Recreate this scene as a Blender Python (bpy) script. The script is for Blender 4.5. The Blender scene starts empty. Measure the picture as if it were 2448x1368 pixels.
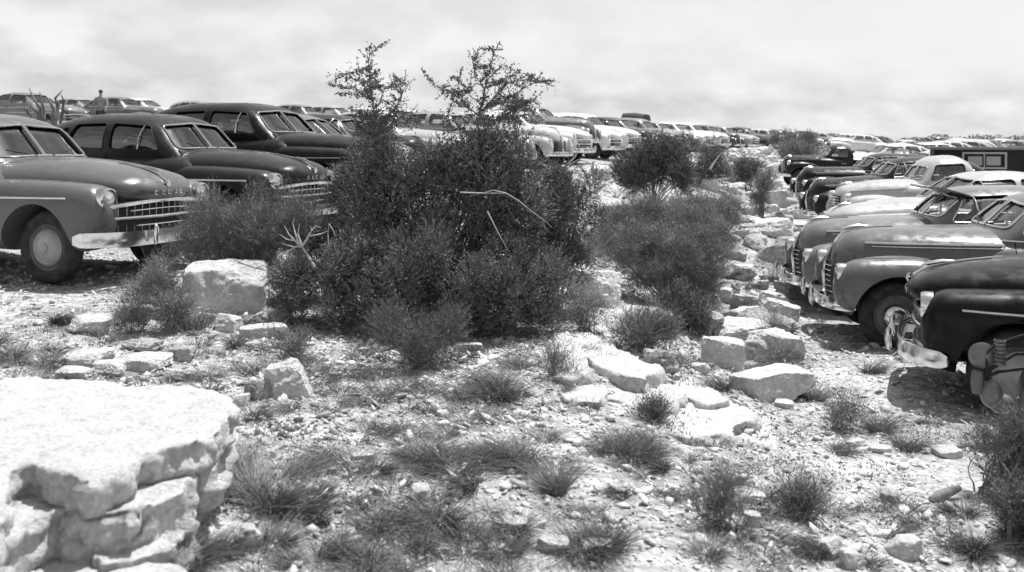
import bpy, bmesh, math, random
import numpy as np
from mathutils import Vector, Matrix
from mathutils.bvhtree import BVHTree

SC = bpy.context.scene
COL = SC.collection
EYE = 2.25                       # camera height over the lower car park
F = 2200.0                       # focal length in photo pixels (2448 wide)
HZ = 345.0                       # horizon row
PI = math.pi

def at(px, py, Y):
    """photo pixel + distance ahead -> point in the place"""
    return Vector(((px - 1224.0) / F * Y, Y, EYE - (py - HZ) / F * Y))

# ------------------------------------------------------------------ materials
def new_mat(name):
    m = bpy.data.materials.new(name); m.use_nodes = True
    nt = m.node_tree
    b = nt.nodes['Principled BSDF']
    return m, nt, b

def g(v): return (v, v, v, 1.0)

def noise_mat(name, lo, hi, scale=3.0, rough=0.9, bump=0.3, bscale=30.0, detail=6.0, dist=0.02, p0=0.35, p1=0.65,
              scale2=None, lo2=0.7, spec=0.3):
    m, nt, b = new_mat(name)
    N = nt.nodes; L = nt.links
    tc = N.new('ShaderNodeTexCoord')
    n1 = N.new('ShaderNodeTexNoise'); n1.inputs['Scale'].default_value = scale; n1.inputs['Detail'].default_value = detail
    n1.inputs['Roughness'].default_value = 0.65
    L.new(tc.outputs['Object'], n1.inputs['Vector'])
    r = N.new('ShaderNodeValToRGB')
    r.color_ramp.elements[0].position = p0; r.color_ramp.elements[0].color = g(lo)
    r.color_ramp.elements[1].position = p1; r.color_ramp.elements[1].color = g(hi)
    L.new(n1.outputs['Fac'], r.inputs['Fac'])
    out = r.outputs['Color']
    if scale2:
        n3 = N.new('ShaderNodeTexNoise'); n3.inputs['Scale'].default_value = scale2; n3.inputs['Detail'].default_value = 4
        L.new(tc.outputs['Object'], n3.inputs['Vector'])
        r3 = N.new('ShaderNodeValToRGB')
        r3.color_ramp.elements[0].position = 0.38; r3.color_ramp.elements[0].color = g(lo2)
        r3.color_ramp.elements[1].position = 0.6; r3.color_ramp.elements[1].color = g(1.0)
        L.new(n3.outputs['Fac'], r3.inputs['Fac'])
        mx = N.new('ShaderNodeMix'); mx.data_type = 'RGBA'; mx.blend_type = 'MULTIPLY'; mx.inputs[0].default_value = 1.0
        L.new(out, mx.inputs[6]); L.new(r3.outputs['Color'], mx.inputs[7]); out = mx.outputs[2]
    L.new(out, b.inputs['Base Color'])
    b.inputs['Roughness'].default_value = rough
    b.inputs['Specular IOR Level'].default_value = spec
    if bump:
        n2 = N.new('ShaderNodeTexNoise'); n2.inputs['Scale'].default_value = bscale; n2.inputs['Detail'].default_value = 8
        n2.inputs['Roughness'].default_value = 0.7
        L.new(tc.outputs['Object'], n2.inputs['Vector'])
        bp = N.new('ShaderNodeBump'); bp.inputs['Strength'].default_value = bump; bp.inputs['Distance'].default_value = dist
        L.new(n2.outputs['Fac'], bp.inputs['Height']); L.new(bp.outputs['Normal'], b.inputs['Normal'])
    return m

def paint_mat(v, rough=0.25):
    m, nt, b = new_mat('car_paint_%03d' % int(v * 1000))
    N = nt.nodes; L = nt.links
    tc = N.new('ShaderNodeTexCoord')
    n1 = N.new('ShaderNodeTexNoise'); n1.inputs['Scale'].default_value = 1.7; n1.inputs['Detail'].default_value = 9
    L.new(tc.outputs['Object'], n1.inputs['Vector'])
    r = N.new('ShaderNodeValToRGB')
    r.color_ramp.elements[0].position = 0.3; r.color_ramp.elements[0].color = g(v * 0.85)
    r.color_ramp.elements[1].position = 0.7; r.color_ramp.elements[1].color = g(min(0.85, v * 1.12 + 0.004))
    L.new(n1.outputs['Fac'], r.inputs['Fac'])
    # road dust settled on the upward faces and low on the flanks
    geo = N.new('ShaderNodeNewGeometry'); sp = N.new('ShaderNodeSeparateXYZ')
    L.new(geo.outputs['Normal'], sp.inputs['Vector'])
    mr = N.new('ShaderNodeMapRange'); mr.inputs['From Min'].default_value = 0.55; mr.inputs['From Max'].default_value = 1.0
    mr.inputs['To Min'].default_value = 0.0; mr.inputs['To Max'].default_value = 0.035
    L.new(sp.outputs['Z'], mr.inputs['Value'])
    mx = N.new('ShaderNodeMix'); mx.data_type = 'RGBA'
    L.new(mr.outputs['Result'], mx.inputs[0]); L.new(r.outputs['Color'], mx.inputs[6]); mx.inputs[7].default_value = g(0.5)
    L.new(mx.outputs[2], b.inputs['Base Color'])
    n2 = N.new('ShaderNodeTexNoise'); n2.inputs['Scale'].default_value = 9; n2.inputs['Detail'].default_value = 5
    L.new(tc.outputs['Object'], n2.inputs['Vector'])
    m2 = N.new('ShaderNodeMapRange'); m2.inputs['From Min'].default_value = .35; m2.inputs['From Max'].default_value = .65; m2.inputs['To Min'].default_value = rough - 0.12; m2.inputs['To Max'].default_value = rough + 0.20
    L.new(n2.outputs['Fac'], m2.inputs['Value']); L.new(m2.outputs['Result'], b.inputs['Roughness'])
    b.inputs['Specular IOR Level'].default_value = 0.2 if v < .03 else 0.5
    b.inputs['Coat Weight'].default_value = 0.05 if v < .03 else 0.22
    b.inputs['Coat Roughness'].default_value = 0.12
    return m

_paints = {}
def paint(v):
    k = round(v, 3)
    if k not in _paints: _paints[k] = paint_mat(k)
    return _paints[k]

def plain(name, v, rough=0.5, metal=0.0, spec=0.5):
    m, nt, b = new_mat(name)
    b.inputs['Base Color'].default_value = g(v); b.inputs['Roughness'].default_value = rough
    b.inputs['Metallic'].default_value = metal; b.inputs['Specular IOR Level'].default_value = spec
    return m

M = {}
M['chrome'] = noise_mat('chrome', 0.62, 0.78, scale=14, rough=0.16, bump=0, p0=0.3, p1=0.6)
M['chrome'].node_tree.nodes['Principled BSDF'].inputs['Metallic'].default_value = 1.0
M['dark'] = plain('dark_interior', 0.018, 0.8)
M['seat'] = noise_mat('seat_cloth', 0.05, 0.09, scale=20, rough=0.95, bump=0.1)
M['rubber'] = noise_mat('tyre_rubber', 0.018, 0.06, scale=10, rough=0.8, bump=0.15)
M['steel'] = noise_mat('painted_steel', 0.10, 0.16, scale=8, rough=0.45, bump=0)
M['cap'] = noise_mat('dull_hub_cap', 0.30, 0.42, scale=8, rough=0.38, bump=0)
M['lens'] = plain('lamp_lens', 0.75, 0.08, 0.6)
M['plate'] = plain('plate_enamel', 0.35, 0.5)
M['letter'] = plain('bright_metal', 0.8, 0.2, 0.9)
def glass_mat():
    m = bpy.data.materials.new('window_glass'); m.use_nodes = True
    nt = m.node_tree; N = nt.nodes; L = nt.links
    for n in list(N): N.remove(n)
    o = N.new('ShaderNodeOutputMaterial'); t = N.new('ShaderNodeBsdfTransparent'); t.inputs[0].default_value = g(0.72)
    gl = N.new('ShaderNodeBsdfGlossy'); gl.inputs['Roughness'].default_value = 0.03; gl.inputs[0].default_value = g(0.9)
    fr = N.new('ShaderNodeFresnel'); fr.inputs[0].default_value = 1.5
    mx = N.new('ShaderNodeMixShader')
    ad = N.new('ShaderNodeMath'); ad.operation = 'ADD'; ad.inputs[1].default_value = 0.11
    L.new(fr.outputs[0], ad.inputs[0]); L.new(ad.outputs[0], mx.inputs[0]); L.new(t.outputs[0], mx.inputs[1]); L.new(gl.outputs[0], mx.inputs[2])
    L.new(mx.outputs[0], o.inputs[0])
    return m
M['glass'] = glass_mat()
M['rock'] = noise_mat('limestone', 0.56, 0.78, scale=8, rough=0.95, bump=1.0, bscale=34, dist=0.03, detail=15, scale2=45, lo2=0.80)
M['rock_grey'] = noise_mat('weathered_limestone', 0.28, 0.62, scale=8, rough=0.95, bump=1.0, bscale=24, dist=0.03, detail=12, scale2=26, lo2=0.68)
M['stone'] = noise_mat('limestone_chips', 0.46, 0.82, scale=9, rough=0.95, bump=0.4, bscale=60, dist=0.01, scale2=0.9, lo2=0.7)
M['wood_dead'] = noise_mat('bleached_dead_wood', 0.35, 0.6, scale=25, rough=0.9, bump=0.4)
M['bark'] = noise_mat('grey_bark', 0.12, 0.26, scale=30, rough=0.9, bump=0.4)
M['leaf_dark'] = noise_mat('evergreen_leaves', 0.065, 0.23, scale=12, rough=0.6, bump=0, spec=0.3)
M['leaf_mid'] = noise_mat('shrub_leaves', 0.12, 0.30, scale=7, rough=0.55, bump=0, spec=0.45)
M['leaf_fine'] = noise_mat('wispy_shrub_twigs', 0.16, 0.34, scale=6, rough=0.6, bump=0, spec=0.4)
M['grass'] = noise_mat('dry_green_grass', 0.09, 0.26, scale=3, rough=0.6, bump=0, spec=0.4)
M['grass_dark'] = noise_mat('dark_green_grass', 0.07, 0.18, scale=5, rough=0.6, bump=0, spec=0.4)

# ------------------------------------------------------------------ objects
def tag(o, label=None, cat=None, group=None, kind=None):
    if label: o['label'] = label
    if cat: o['category'] = cat
    if group: o['group'] = group
    if kind: o['kind'] = kind
    return o

def empty(name, loc, rz=0.0, parent=None):
    o = bpy.data.objects.new(name, None); COL.objects.link(o)
    o.location = loc; o.rotation_euler = (0, 0, rz); o.empty_display_size = 0.2
    if parent: o.parent = parent
    return o

def obj(name, me, parent=None, loc=None):
    o = bpy.data.objects.new(name, me); COL.objects.link(o)
    if parent: o.parent = parent
    if loc is not None: o.location = loc
    return o

def npmesh(name, V, Fc, mats, smooth=False, midx=None):
    """V (n,3); Fc (m,k) k=3 or 4 array"""
    me = bpy.data.meshes.new(name)
    V = np.asarray(V, dtype=np.float32); Fc = np.asarray(Fc, dtype=np.int32)
    n, k = Fc.shape
    me.vertices.add(len(V)); me.vertices.foreach_set('co', V.ravel())
    me.loops.add(n * k); me.loops.foreach_set('vertex_index', Fc.ravel())
    me.polygons.add(n)
    me.polygons.foreach_set('loop_start', np.arange(0, n * k, k, dtype=np.int32))
    me.polygons.foreach_set('loop_total', np.full(n, k, dtype=np.int32))
    if smooth: me.polygons.foreach_set('use_smooth', np.ones(n, dtype=bool))
    if midx is not None: me.polygons.foreach_set('material_index', np.asarray(midx, dtype=np.int32))
    me.update(calc_edges=True); me.validate()
    for m in (mats if isinstance(mats, (list, tuple)) else [mats]): me.materials.append(m)
    return me

class MB:
    """small polygon collector"""
    def __init__(s): s.v = []; s.f = []; s.mi = []
    def add(s, vs, fs, mi=0):
        b = len(s.v); s.v += [tuple(v) for v in vs]
        for f in fs: s.f.append(tuple(i + b for i in f)); s.mi.append(mi)
    def mesh(s, name, mats, smooth=True, angle=40):
        me = bpy.data.meshes.new(name); me.from_pydata(s.v, [], s.f); me.update()
        for m in (mats if isinstance(mats, (list, tuple)) else [mats]): me.materials.append(m)
        me.polygons.foreach_set('material_index', s.mi)
        if smooth:
            me.polygons.foreach_set('use_smooth', [True] * len(s.f))
            me.set_sharp_from_angle(angle=math.radians(angle))
        return me
    def tube(s, pts, r, n=6, mi=0, flat=None, cap=True):
        """r number or list; flat=(axis vector, factor) squashes"""
        pts = [Vector(p) for p in pts]
        rs = r if isinstance(r, (list, tuple)) else [r] * len(pts)
        rings = []; up = Vector((0.13, 0.21, 0.97))
        for i, p in enumerate(pts):
            t = (pts[min(i + 1, len(pts) - 1)] - pts[max(i - 1, 0)])
            t = t.normalized() if t.length > 1e-9 else Vector((0, 0, 1))
            a = t.cross(up)
            if a.length < 0.05: a = t.cross(Vector((1, 0, 0)))
            a.normalize(); b = t.cross(a)
            rings.append([p + (a * math.cos(2 * PI * k / n) + b * math.sin(2 * PI * k / n)) * rs[i] for k in range(n)])
        vs = [v for rg in rings for v in rg]; fs = []
        for i in range(len(pts) - 1):
            for k in range(n):
                fs.append((i * n + k, i * n + (k + 1) % n, (i + 1) * n + (k + 1) % n, (i + 1) * n + k))
        if cap:
            fs.append(tuple(range(n))[::-1]); fs.append(tuple((len(pts) - 1) * n + k for k in range(n)))
        s.add(vs, fs, mi)
    def sweep(s, pts, prof, updir=(0, 0, 1), mi=0, taper=False):
        """prof = list of (out, up) offsets, closed; out = horizontal normal of the path"""
        pts = [Vector(p) for p in pts]; up = Vector(updir); n = len(prof); vs = []; fs = []
        for i, p in enumerate(pts):
            t = (pts[min(i + 1, len(pts) - 1)] - pts[max(i - 1, 0)]).normalized()
            o = t.cross(up).normalized()
            u = abs(2 * i / (len(pts) - 1) - 1); f = (max(0.0, 1 - u ** 40)) ** .5 * .45 + .55 if taper else 1.0
            for (a, b) in prof: vs.append(p + o * a * f + up * b * f)
        for i in range(len(pts) - 1):
            for k in range(n):
                fs.append((i * n + k, i * n + (k + 1) % n, (i + 1) * n + (k + 1) % n, (i + 1) * n + k))
        fs.append(tuple(range(n))[::-1]); fs.append(tuple((len(pts) - 1) * n + k for k in range(n)))
        s.add(vs, fs, mi)
    def box(s, c, d, rz=0, mi=0):
        x, y, z = [q / 2 for q in d]; cr, sr = math.cos(rz), math.sin(rz); vs = []
        for sx, sy, sz in [(-1,-1,-1),(1,-1,-1),(1,1,-1),(-1,1,-1),(-1,-1,1),(1,-1,1),(1,1,1),(-1,1,1)]:
            a, b = sx * x, sy * y
            vs.append((c[0] + a * cr - b * sr, c[1] + a * sr + b * cr, c[2] + sz * z))
        s.add(vs, [(0,3,2,1),(4,5,6,7),(0,1,5,4),(1,2,6,5),(2,3,7,6),(3,0,4,7)], mi)
    def lathe(s, prof, n=24, axis='y', c=(0, 0, 0), mi=0):
        """prof = [(r, a)] along the axis"""
        vs = []; fs = []; m = len(prof)
        for (r, a) in prof:
            for k in range(n):
                t = 2 * PI * k / n; u, w = r * math.cos(t), r * math.sin(t)
                if axis == 'y': vs.append((c[0] + u, c[1] + a, c[2] + w))
                elif axis == 'x': vs.append((c[0] + a, c[1] + u, c[2] + w))
                else: vs.append((c[0] + u, c[1] + w, c[2] + a))
        for i in range(m - 1):
            for k in range(n):
                q = (i * n + k, i * n + (k + 1) % n, (i + 1) * n + (k + 1) % n, (i + 1) * n + k)
                fs.append(q if axis != 'y' else q[::-1])
        s.add(vs, fs, mi)
    def ball(s, c, r, n=10, m=7, mi=0):
        r = r if isinstance(r, (tuple, list)) else (r, r, r)
        vs = []; fs = []
        for i in range(m + 1):
            a = PI * i / m
            for k in range(n):
                t = 2 * PI * k / n
                vs.append((c[0] + r[0] * math.sin(a) * math.cos(t), c[1] + r[1] * math.sin(a) * math.sin(t), c[2] + r[2] * math.cos(a)))
        for i in range(m):
            for k in range(n):
                fs.append((i * n + k, (i + 1) * n + k, (i + 1) * n + (k + 1) % n, i * n + (k + 1) % n))
        s.add(vs, fs, mi)

# ------------------------------------------------------------------ noise in numpy
def _hash(ix, iy, iz, seed):
    h = (ix.astype(np.int64) * 374761393 + iy.astype(np.int64) * 668265263 + iz.astype(np.int64) * 2147483647 + seed * 1274126177) & 0xFFFFFFFF
    h = ((h ^ (h >> 13)) * 1274126177) & 0xFFFFFFFF
    h = h ^ (h >> 16)
    return (h & 0xFFFF) / 65535.0 * 2 - 1
def vnoise(P, seed=0):
    P = np.asarray(P, dtype=np.float64); i = np.floor(P).astype(np.int64); f = P - i
    f = f * f * f * (f * (f * 6 - 15) + 10)
    r = 0
    for dx in (0, 1):
        wx = f[:, 0] if dx else 1 - f[:, 0]
        for dy in (0, 1):
            wy = f[:, 1] if dy else 1 - f[:, 1]
            for dz in (0, 1):
                wz = f[:, 2] if dz else 1 - f[:, 2]
                r = r + wx * wy * wz * _hash(i[:, 0] + dx, i[:, 1] + dy, i[:, 2] + dz, seed)
    return r
def fbm(P, seed=0, oct=4, gain=0.5):
    P = np.asarray(P, dtype=np.float64); a = 1.0; r = 0; q = P.copy()
    for o in range(oct):
        r = r + a * vnoise(q, seed + o * 17); q = q * 2.03 + 11.7; a *= gain
    return r
# ------------------------------------------------------------------ car bodies
def pchip(xk, yk, x):
    xk = np.asarray(xk, float); yk = np.asarray(yk, float); h = np.diff(xk); d = np.diff(yk) / h
    m = np.zeros_like(yk); m[0] = d[0]; m[-1] = d[-1]
    for i in range(1, len(xk) - 1):
        if d[i - 1] * d[i] > 0:
            w1 = 2 * h[i] + h[i - 1]; w2 = h[i] + 2 * h[i - 1]
            m[i] = (w1 + w2) / (w1 / d[i - 1] + w2 / d[i])
    j = np.clip(np.searchsorted(xk, x) - 1, 0, len(h) - 1)
    t = (x - xk[j]) / h[j]
    return ((2*t**3-3*t**2+1)*yk[j] + (t**3-2*t**2+t)*h[j]*m[j] + (-2*t**3+3*t**2)*yk[j+1] + (t**3-t**2)*h[j]*m[j+1])

def pod_arrays(keys, rf=0.2, rr=0.2, pf=2.3, pr=2.3, seg=36, nx=36, grow=0.0):
    """a lofted shell: keys rows (x, yc, w, zb, zt, n), ends closed roundly over rf (front) / rr (rear)"""
    K = np.array(keys, float); xs0, xs1 = K[0, 0], K[-1, 0]
    mid = np.linspace(xs0 + rr, xs1 - rf, nx)
    a = np.linspace(0, PI / 2, 10)[1:]
    xf = (xs1 - rf) + rf * np.sin(a) if rf > 0 else np.array([])
    xr = (xs0 + rr) - rr * np.sin(a)[::-1] if rr > 0 else np.array([])
    X = np.concatenate([xr, mid, xf])
    P = [pchip(K[:, 0], K[:, c], X) for c in range(1, 6)]
    yc, w, zb, zt, n = P
    s = np.ones_like(X)
    if rf > 0:
        t = np.clip((X - (xs1 - rf)) / rf, 0, 1); s = s * (1 - t ** pf) ** (1 / pf)
    if rr > 0:
        t = np.clip(((xs0 + rr) - X) / rr, 0, 1); s = s * (1 - t ** pr) ** (1 / pr)
    s = np.maximum(s, 0.002)
    w = np.maximum((w + grow) * s, 0.001); h = np.maximum((zt - zb) / 2 + grow, 0.001) * s; zc = (zt + zb) / 2
    if grow:
        X = (X - X.mean()) * (1 + 2 * grow / (xs1 - xs0)) + X.mean()
    th = np.linspace(0, 2 * PI, seg, endpoint=False) + PI / seg
    c, sn = np.cos(th), np.sin(th)
    V = np.zeros((len(X), seg, 3))
    e = (2 / n)[:, None]
    V[:, :, 0] = X[:, None]
    V[:, :, 1] = yc[:, None] + w[:, None] * np.sign(c)[None] * np.abs(c)[None] ** e
    V[:, :, 2] = zc[:, None] + h[:, None] * np.sign(sn)[None] * np.abs(sn)[None] ** e
    return V

def pod_faces(nx, seg):
    i = np.arange(nx - 1)[:, None]; k = np.arange(seg)[None]; k2 = (k + 1) % seg
    q = np.stack([i * seg + k, i * seg + k2, (i + 1) * seg + k2, (i + 1) * seg + k], -1).reshape(-1, 4)
    return q

def pod(keys, mi=0, **kw):
    V = pod_arrays(keys, **kw); nx, seg, _ = V.shape
    fs = [tuple(f[::-1]) for f in pod_faces(nx, seg).tolist()]
    fs.append(tuple(range(seg))); fs.append(tuple((nx - 1) * seg + k for k in range(seg))[::-1])
    return V.reshape(-1, 3).tolist(), fs, [mi] * len(fs)

def solid(v, f, mi, mats):
    me = bpy.data.meshes.new('tmp'); me.from_pydata(v, [], f); me.update()
    for m in mats: me.materials.append(m)
    me.polygons.foreach_set('material_index', mi)
    bm = bmesh.new(); bm.from_mesh(me); bmesh.ops.recalc_face_normals(bm, faces=bm.faces); bm.to_mesh(me); bm.free()
    return me

def cut(me, cutters, mats):
    """difference of me with every cutter mesh; returns a new mesh"""
    o = bpy.data.objects.new('tmp', me); COL.objects.link(o); cs = []
    for c in cutters:
        co = bpy.data.objects.new('tmpc', c); COL.objects.link(co); cs.append(co)
        m = o.modifiers.new('b', 'BOOLEAN'); m.operation = 'DIFFERENCE'; m.solver = 'EXACT'; m.object = co
        m.material_mode = 'INDEX'
    dg = bpy.context.evaluated_depsgraph_get(); dg.update()
    r = bpy.data.meshes.new_from_object(o.evaluated_get(dg))
    bpy.data.objects.remove(o)
    for co in cs: bpy.data.objects.remove(co)
    r.materials.clear()
    for m in mats: r.materials.append(m)
    return r

def join(meshes, name, mats, angle=38):
    bm = bmesh.new()
    for me in meshes: bm.from_mesh(me)
    r = bpy.data.meshes.new(name); bm.to_mesh(r); bm.free()
    r.materials.clear()
    for m in mats: r.materials.append(m)
    r.polygons.foreach_set('use_smooth', [True] * len(r.polygons))
    r.set_sharp_from_angle(angle=math.radians(angle))
    return r

def round_poly(pts, r=0.05, n=4):
    out = []; m = len(pts)
    for i in range(m):
        p = Vector(pts[i]); a = Vector(pts[i - 1]); b = Vector(pts[(i + 1) % m])
        da = (a - p); db = (b - p); ra = min(r, da.length * 0.45, db.length * 0.45)
        p0 = p + da.normalized() * ra; p1 = p + db.normalized() * ra
        for k in range(n + 1):
            t = k / n; q = p0 * (1 - t) ** 2 + p * 2 * t * (1 - t) + p1 * t * t
            out.append((q.x, q.y))
    return out

def prism(poly, axis, a0, a1, mi=0):
    """poly in (x,z) extruded along y, or (y,z) extruded along x"""
    n = len(poly); vs = []
    for a in (a0, a1):
        for (u, w) in poly: vs.append((u, a, w) if axis == 'y' else (a, u, w))
    fs = [tuple(range(n)), tuple(range(2 * n - 1, n - 1, -1))]
    for k in range(n): fs.append((k, (k + 1) % n, n + (k + 1) % n, n + k)[::-1])
    return vs, fs, [mi] * len(fs)

def cyl_y(x, z, r, y0, y1, mi=1, n=40):
    return prism([(x + r * math.cos(2 * PI * k / n), z + r * math.sin(2 * PI * k / n)) for k in range(n)], 'y', y0, y1, mi)

def arch_cut(x, z, r, y0, y1, mi=1):
    """wheel opening: half round above, straight down below the sill"""
    pts = [(x + r * math.cos(t), z + r * math.sin(t)) for t in np.linspace(0, PI, 22)]
    pts += [(x - r * 1.02, -0.2), (x + r * 1.02, -0.2)]
    return prism(pts, 'y', y0, y1, mi)

def project(bvh, pts2, axis, side, off=0.004, closed=True, sub=0.04):
    """drop a 2-D outline on the body: side view (x,z) from y=side*3, or front view (y,z) from x=side*4"""
    P = [Vector(p) for p in pts2]
    if closed: P.append(P[0])
    Q = []
    for a, b in zip(P[:-1], P[1:]):
        k = max(1, int((b - a).length / sub))
        for i in range(k): Q.append(a.lerp(b, i / k))
    Q.append(P[-1]); out = []
    for q in Q:
        if axis == 'y': o = Vector((q.x, side * 3, q.y)); d = Vector((0, -side, 0))
        else: o = Vector((side * 4, q.x, q.y)); d = Vector((-side, 0, 0))
        h, nrm, _, _ = bvh.ray_cast(o, d)
        if h is not None:
            if out and (h - out[-1]).length > 0.35: continue
            out.append(h - d * off)
    return out

def split_glass(V, seg, rules):
    """V pod grid, rules: list of (name, test(cx,cy,cz)) -> dict of face lists"""
    nx = V.shape[0]; q = pod_faces(nx, seg); P = V.reshape(-1, 3); c = P[q].mean(1); out = {}
    used = np.zeros(len(q), bool)
    for nm, t in rules:
        m = np.array([(not u) and t(*cc) for cc, u in zip(c, used)]); used |= m
        if not m.any(): continue
        fq = q[m]; ids, inv = np.unique(fq, return_inverse=True)
        out[nm] = npmesh('window_glass', P[ids], inv.reshape(-1, 4), M['glass'], smooth=True)
    return out

def wheel_meshes(R=0.36, W=0.165, cap=0.13, style=0):
    t = MB(); prof = []
    for k in range(17):
        a = PI * k / 16; prof.append((R - 0.075 + 0.075 * math.sin(a) ** 0.7, -W / 2 * math.cos(a)))
    prof = [(0.225, -W / 2 + 0.02)] + prof + [(0.225, W / 2 - 0.02)]
    t.lathe(prof, n=36); tyre = t.mesh('tyre', M['rubber'], angle=50)
    d = MB()
    d.lathe([(0.225, 0.062), (0.215, 0.05), (0.19, 0.035), (0.16, 0.05), (0.13, 0.055), (0.0, 0.055)], n=28)
    d.lathe([(0.0, -0.05), (0.225, -0.06)], n=28)
    rim = d.mesh('rim', [M['steel']])
    c = MB(); c.lathe([(cap + 0.012, 0.052), (cap + .002, 0.066), (cap * 0.93, 0.078), (cap * 0.88, 0.072), (cap * .80, .082), (cap * 0.5, 0.096), (cap * .30, .098), (cap * .27, .108), (0.001, 0.112)], n=28)
    hub = c.mesh('hub_cap', M['chrome'] if style == 0 else M['cap'])
    return tyre, rim, hub

TYRE, RIM, HUB = wheel_meshes()
HUB_BIG = wheel_meshes(cap=0.17, style=1)[2]

def headlight_meshes(r=0.1):
    m = MB(); m.lathe([(r * 1.22, -0.06), (r * 1.22, 0.0), (r * 1.12, 0.03), (r, 0.035), (r, 0.012)], n=22, axis='x')
    bez = m.mesh('lamp_rim', M['chrome'])
    l = MB(); l.lathe([(r, 0.006), (r * 0.8, 0.018), (r * 0.45, 0.025), (0.001, 0.028)], n=22, axis='x')
    return bez, l.mesh('lamp_lens', M['lens'])
LAMP, LAMP_LENS = headlight_meshes(0.095)
PARK, PARK_LENS = headlight_meshes(0.05)

def blade(h, d):  # bumper section
    return [(d*.1, -h*.5), (d*.55, -h*.49), (d*.78, -h*.42), (d*.80, -h*.34), (d*.95, -h*.28), (d*1.25, -h*.12), (d*1.35, h*.02), (d*1.2, h*.18), (d*.85, h*.30), (d*.66, h*.34), (d*.62, h*.43), (d*.35, h*.5), (0, h*.48), (-d*.1, 0), (0, -h*.45)]
def rod(a, b=None, n=8):
    b = b or a
    return [(a * math.cos(2 * PI * k / n), b * math.sin(2 * PI * k / n)) for k in range(n)]

def bow(x0, yw, z, c, p=2.4, n=21, drop=0.0):
    """path across the car: x = x0 - c*|y/yw|^p (from +y to -y so the normal points forward)"""
    out = []
    for k in range(n):
        y = yw - 2 * yw * k / (n - 1); u = abs(y / yw)
        out.append((x0 - c * u ** p, y, z - drop * u ** 2))
    return out

def bench(x, w=1.25, z0=0.45, zs=0.72, zb=1.18, tilt=0.12):
    m = MB(); n = 6
    m.sweep([(x + 0.25, -w/2, zs - 0.12), (x + 0.25, w/2, zs - 0.12)], rod(0.26, 0.12, 12))
    m.sweep([(x - 0.05, -w/2, (zs + zb) / 2), (x - 0.05, w/2, (zs + zb) / 2)], rod(0.09, (zb - zs) / 2 + 0.08, 12))
    return m.mesh('seat', M['seat'])

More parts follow.
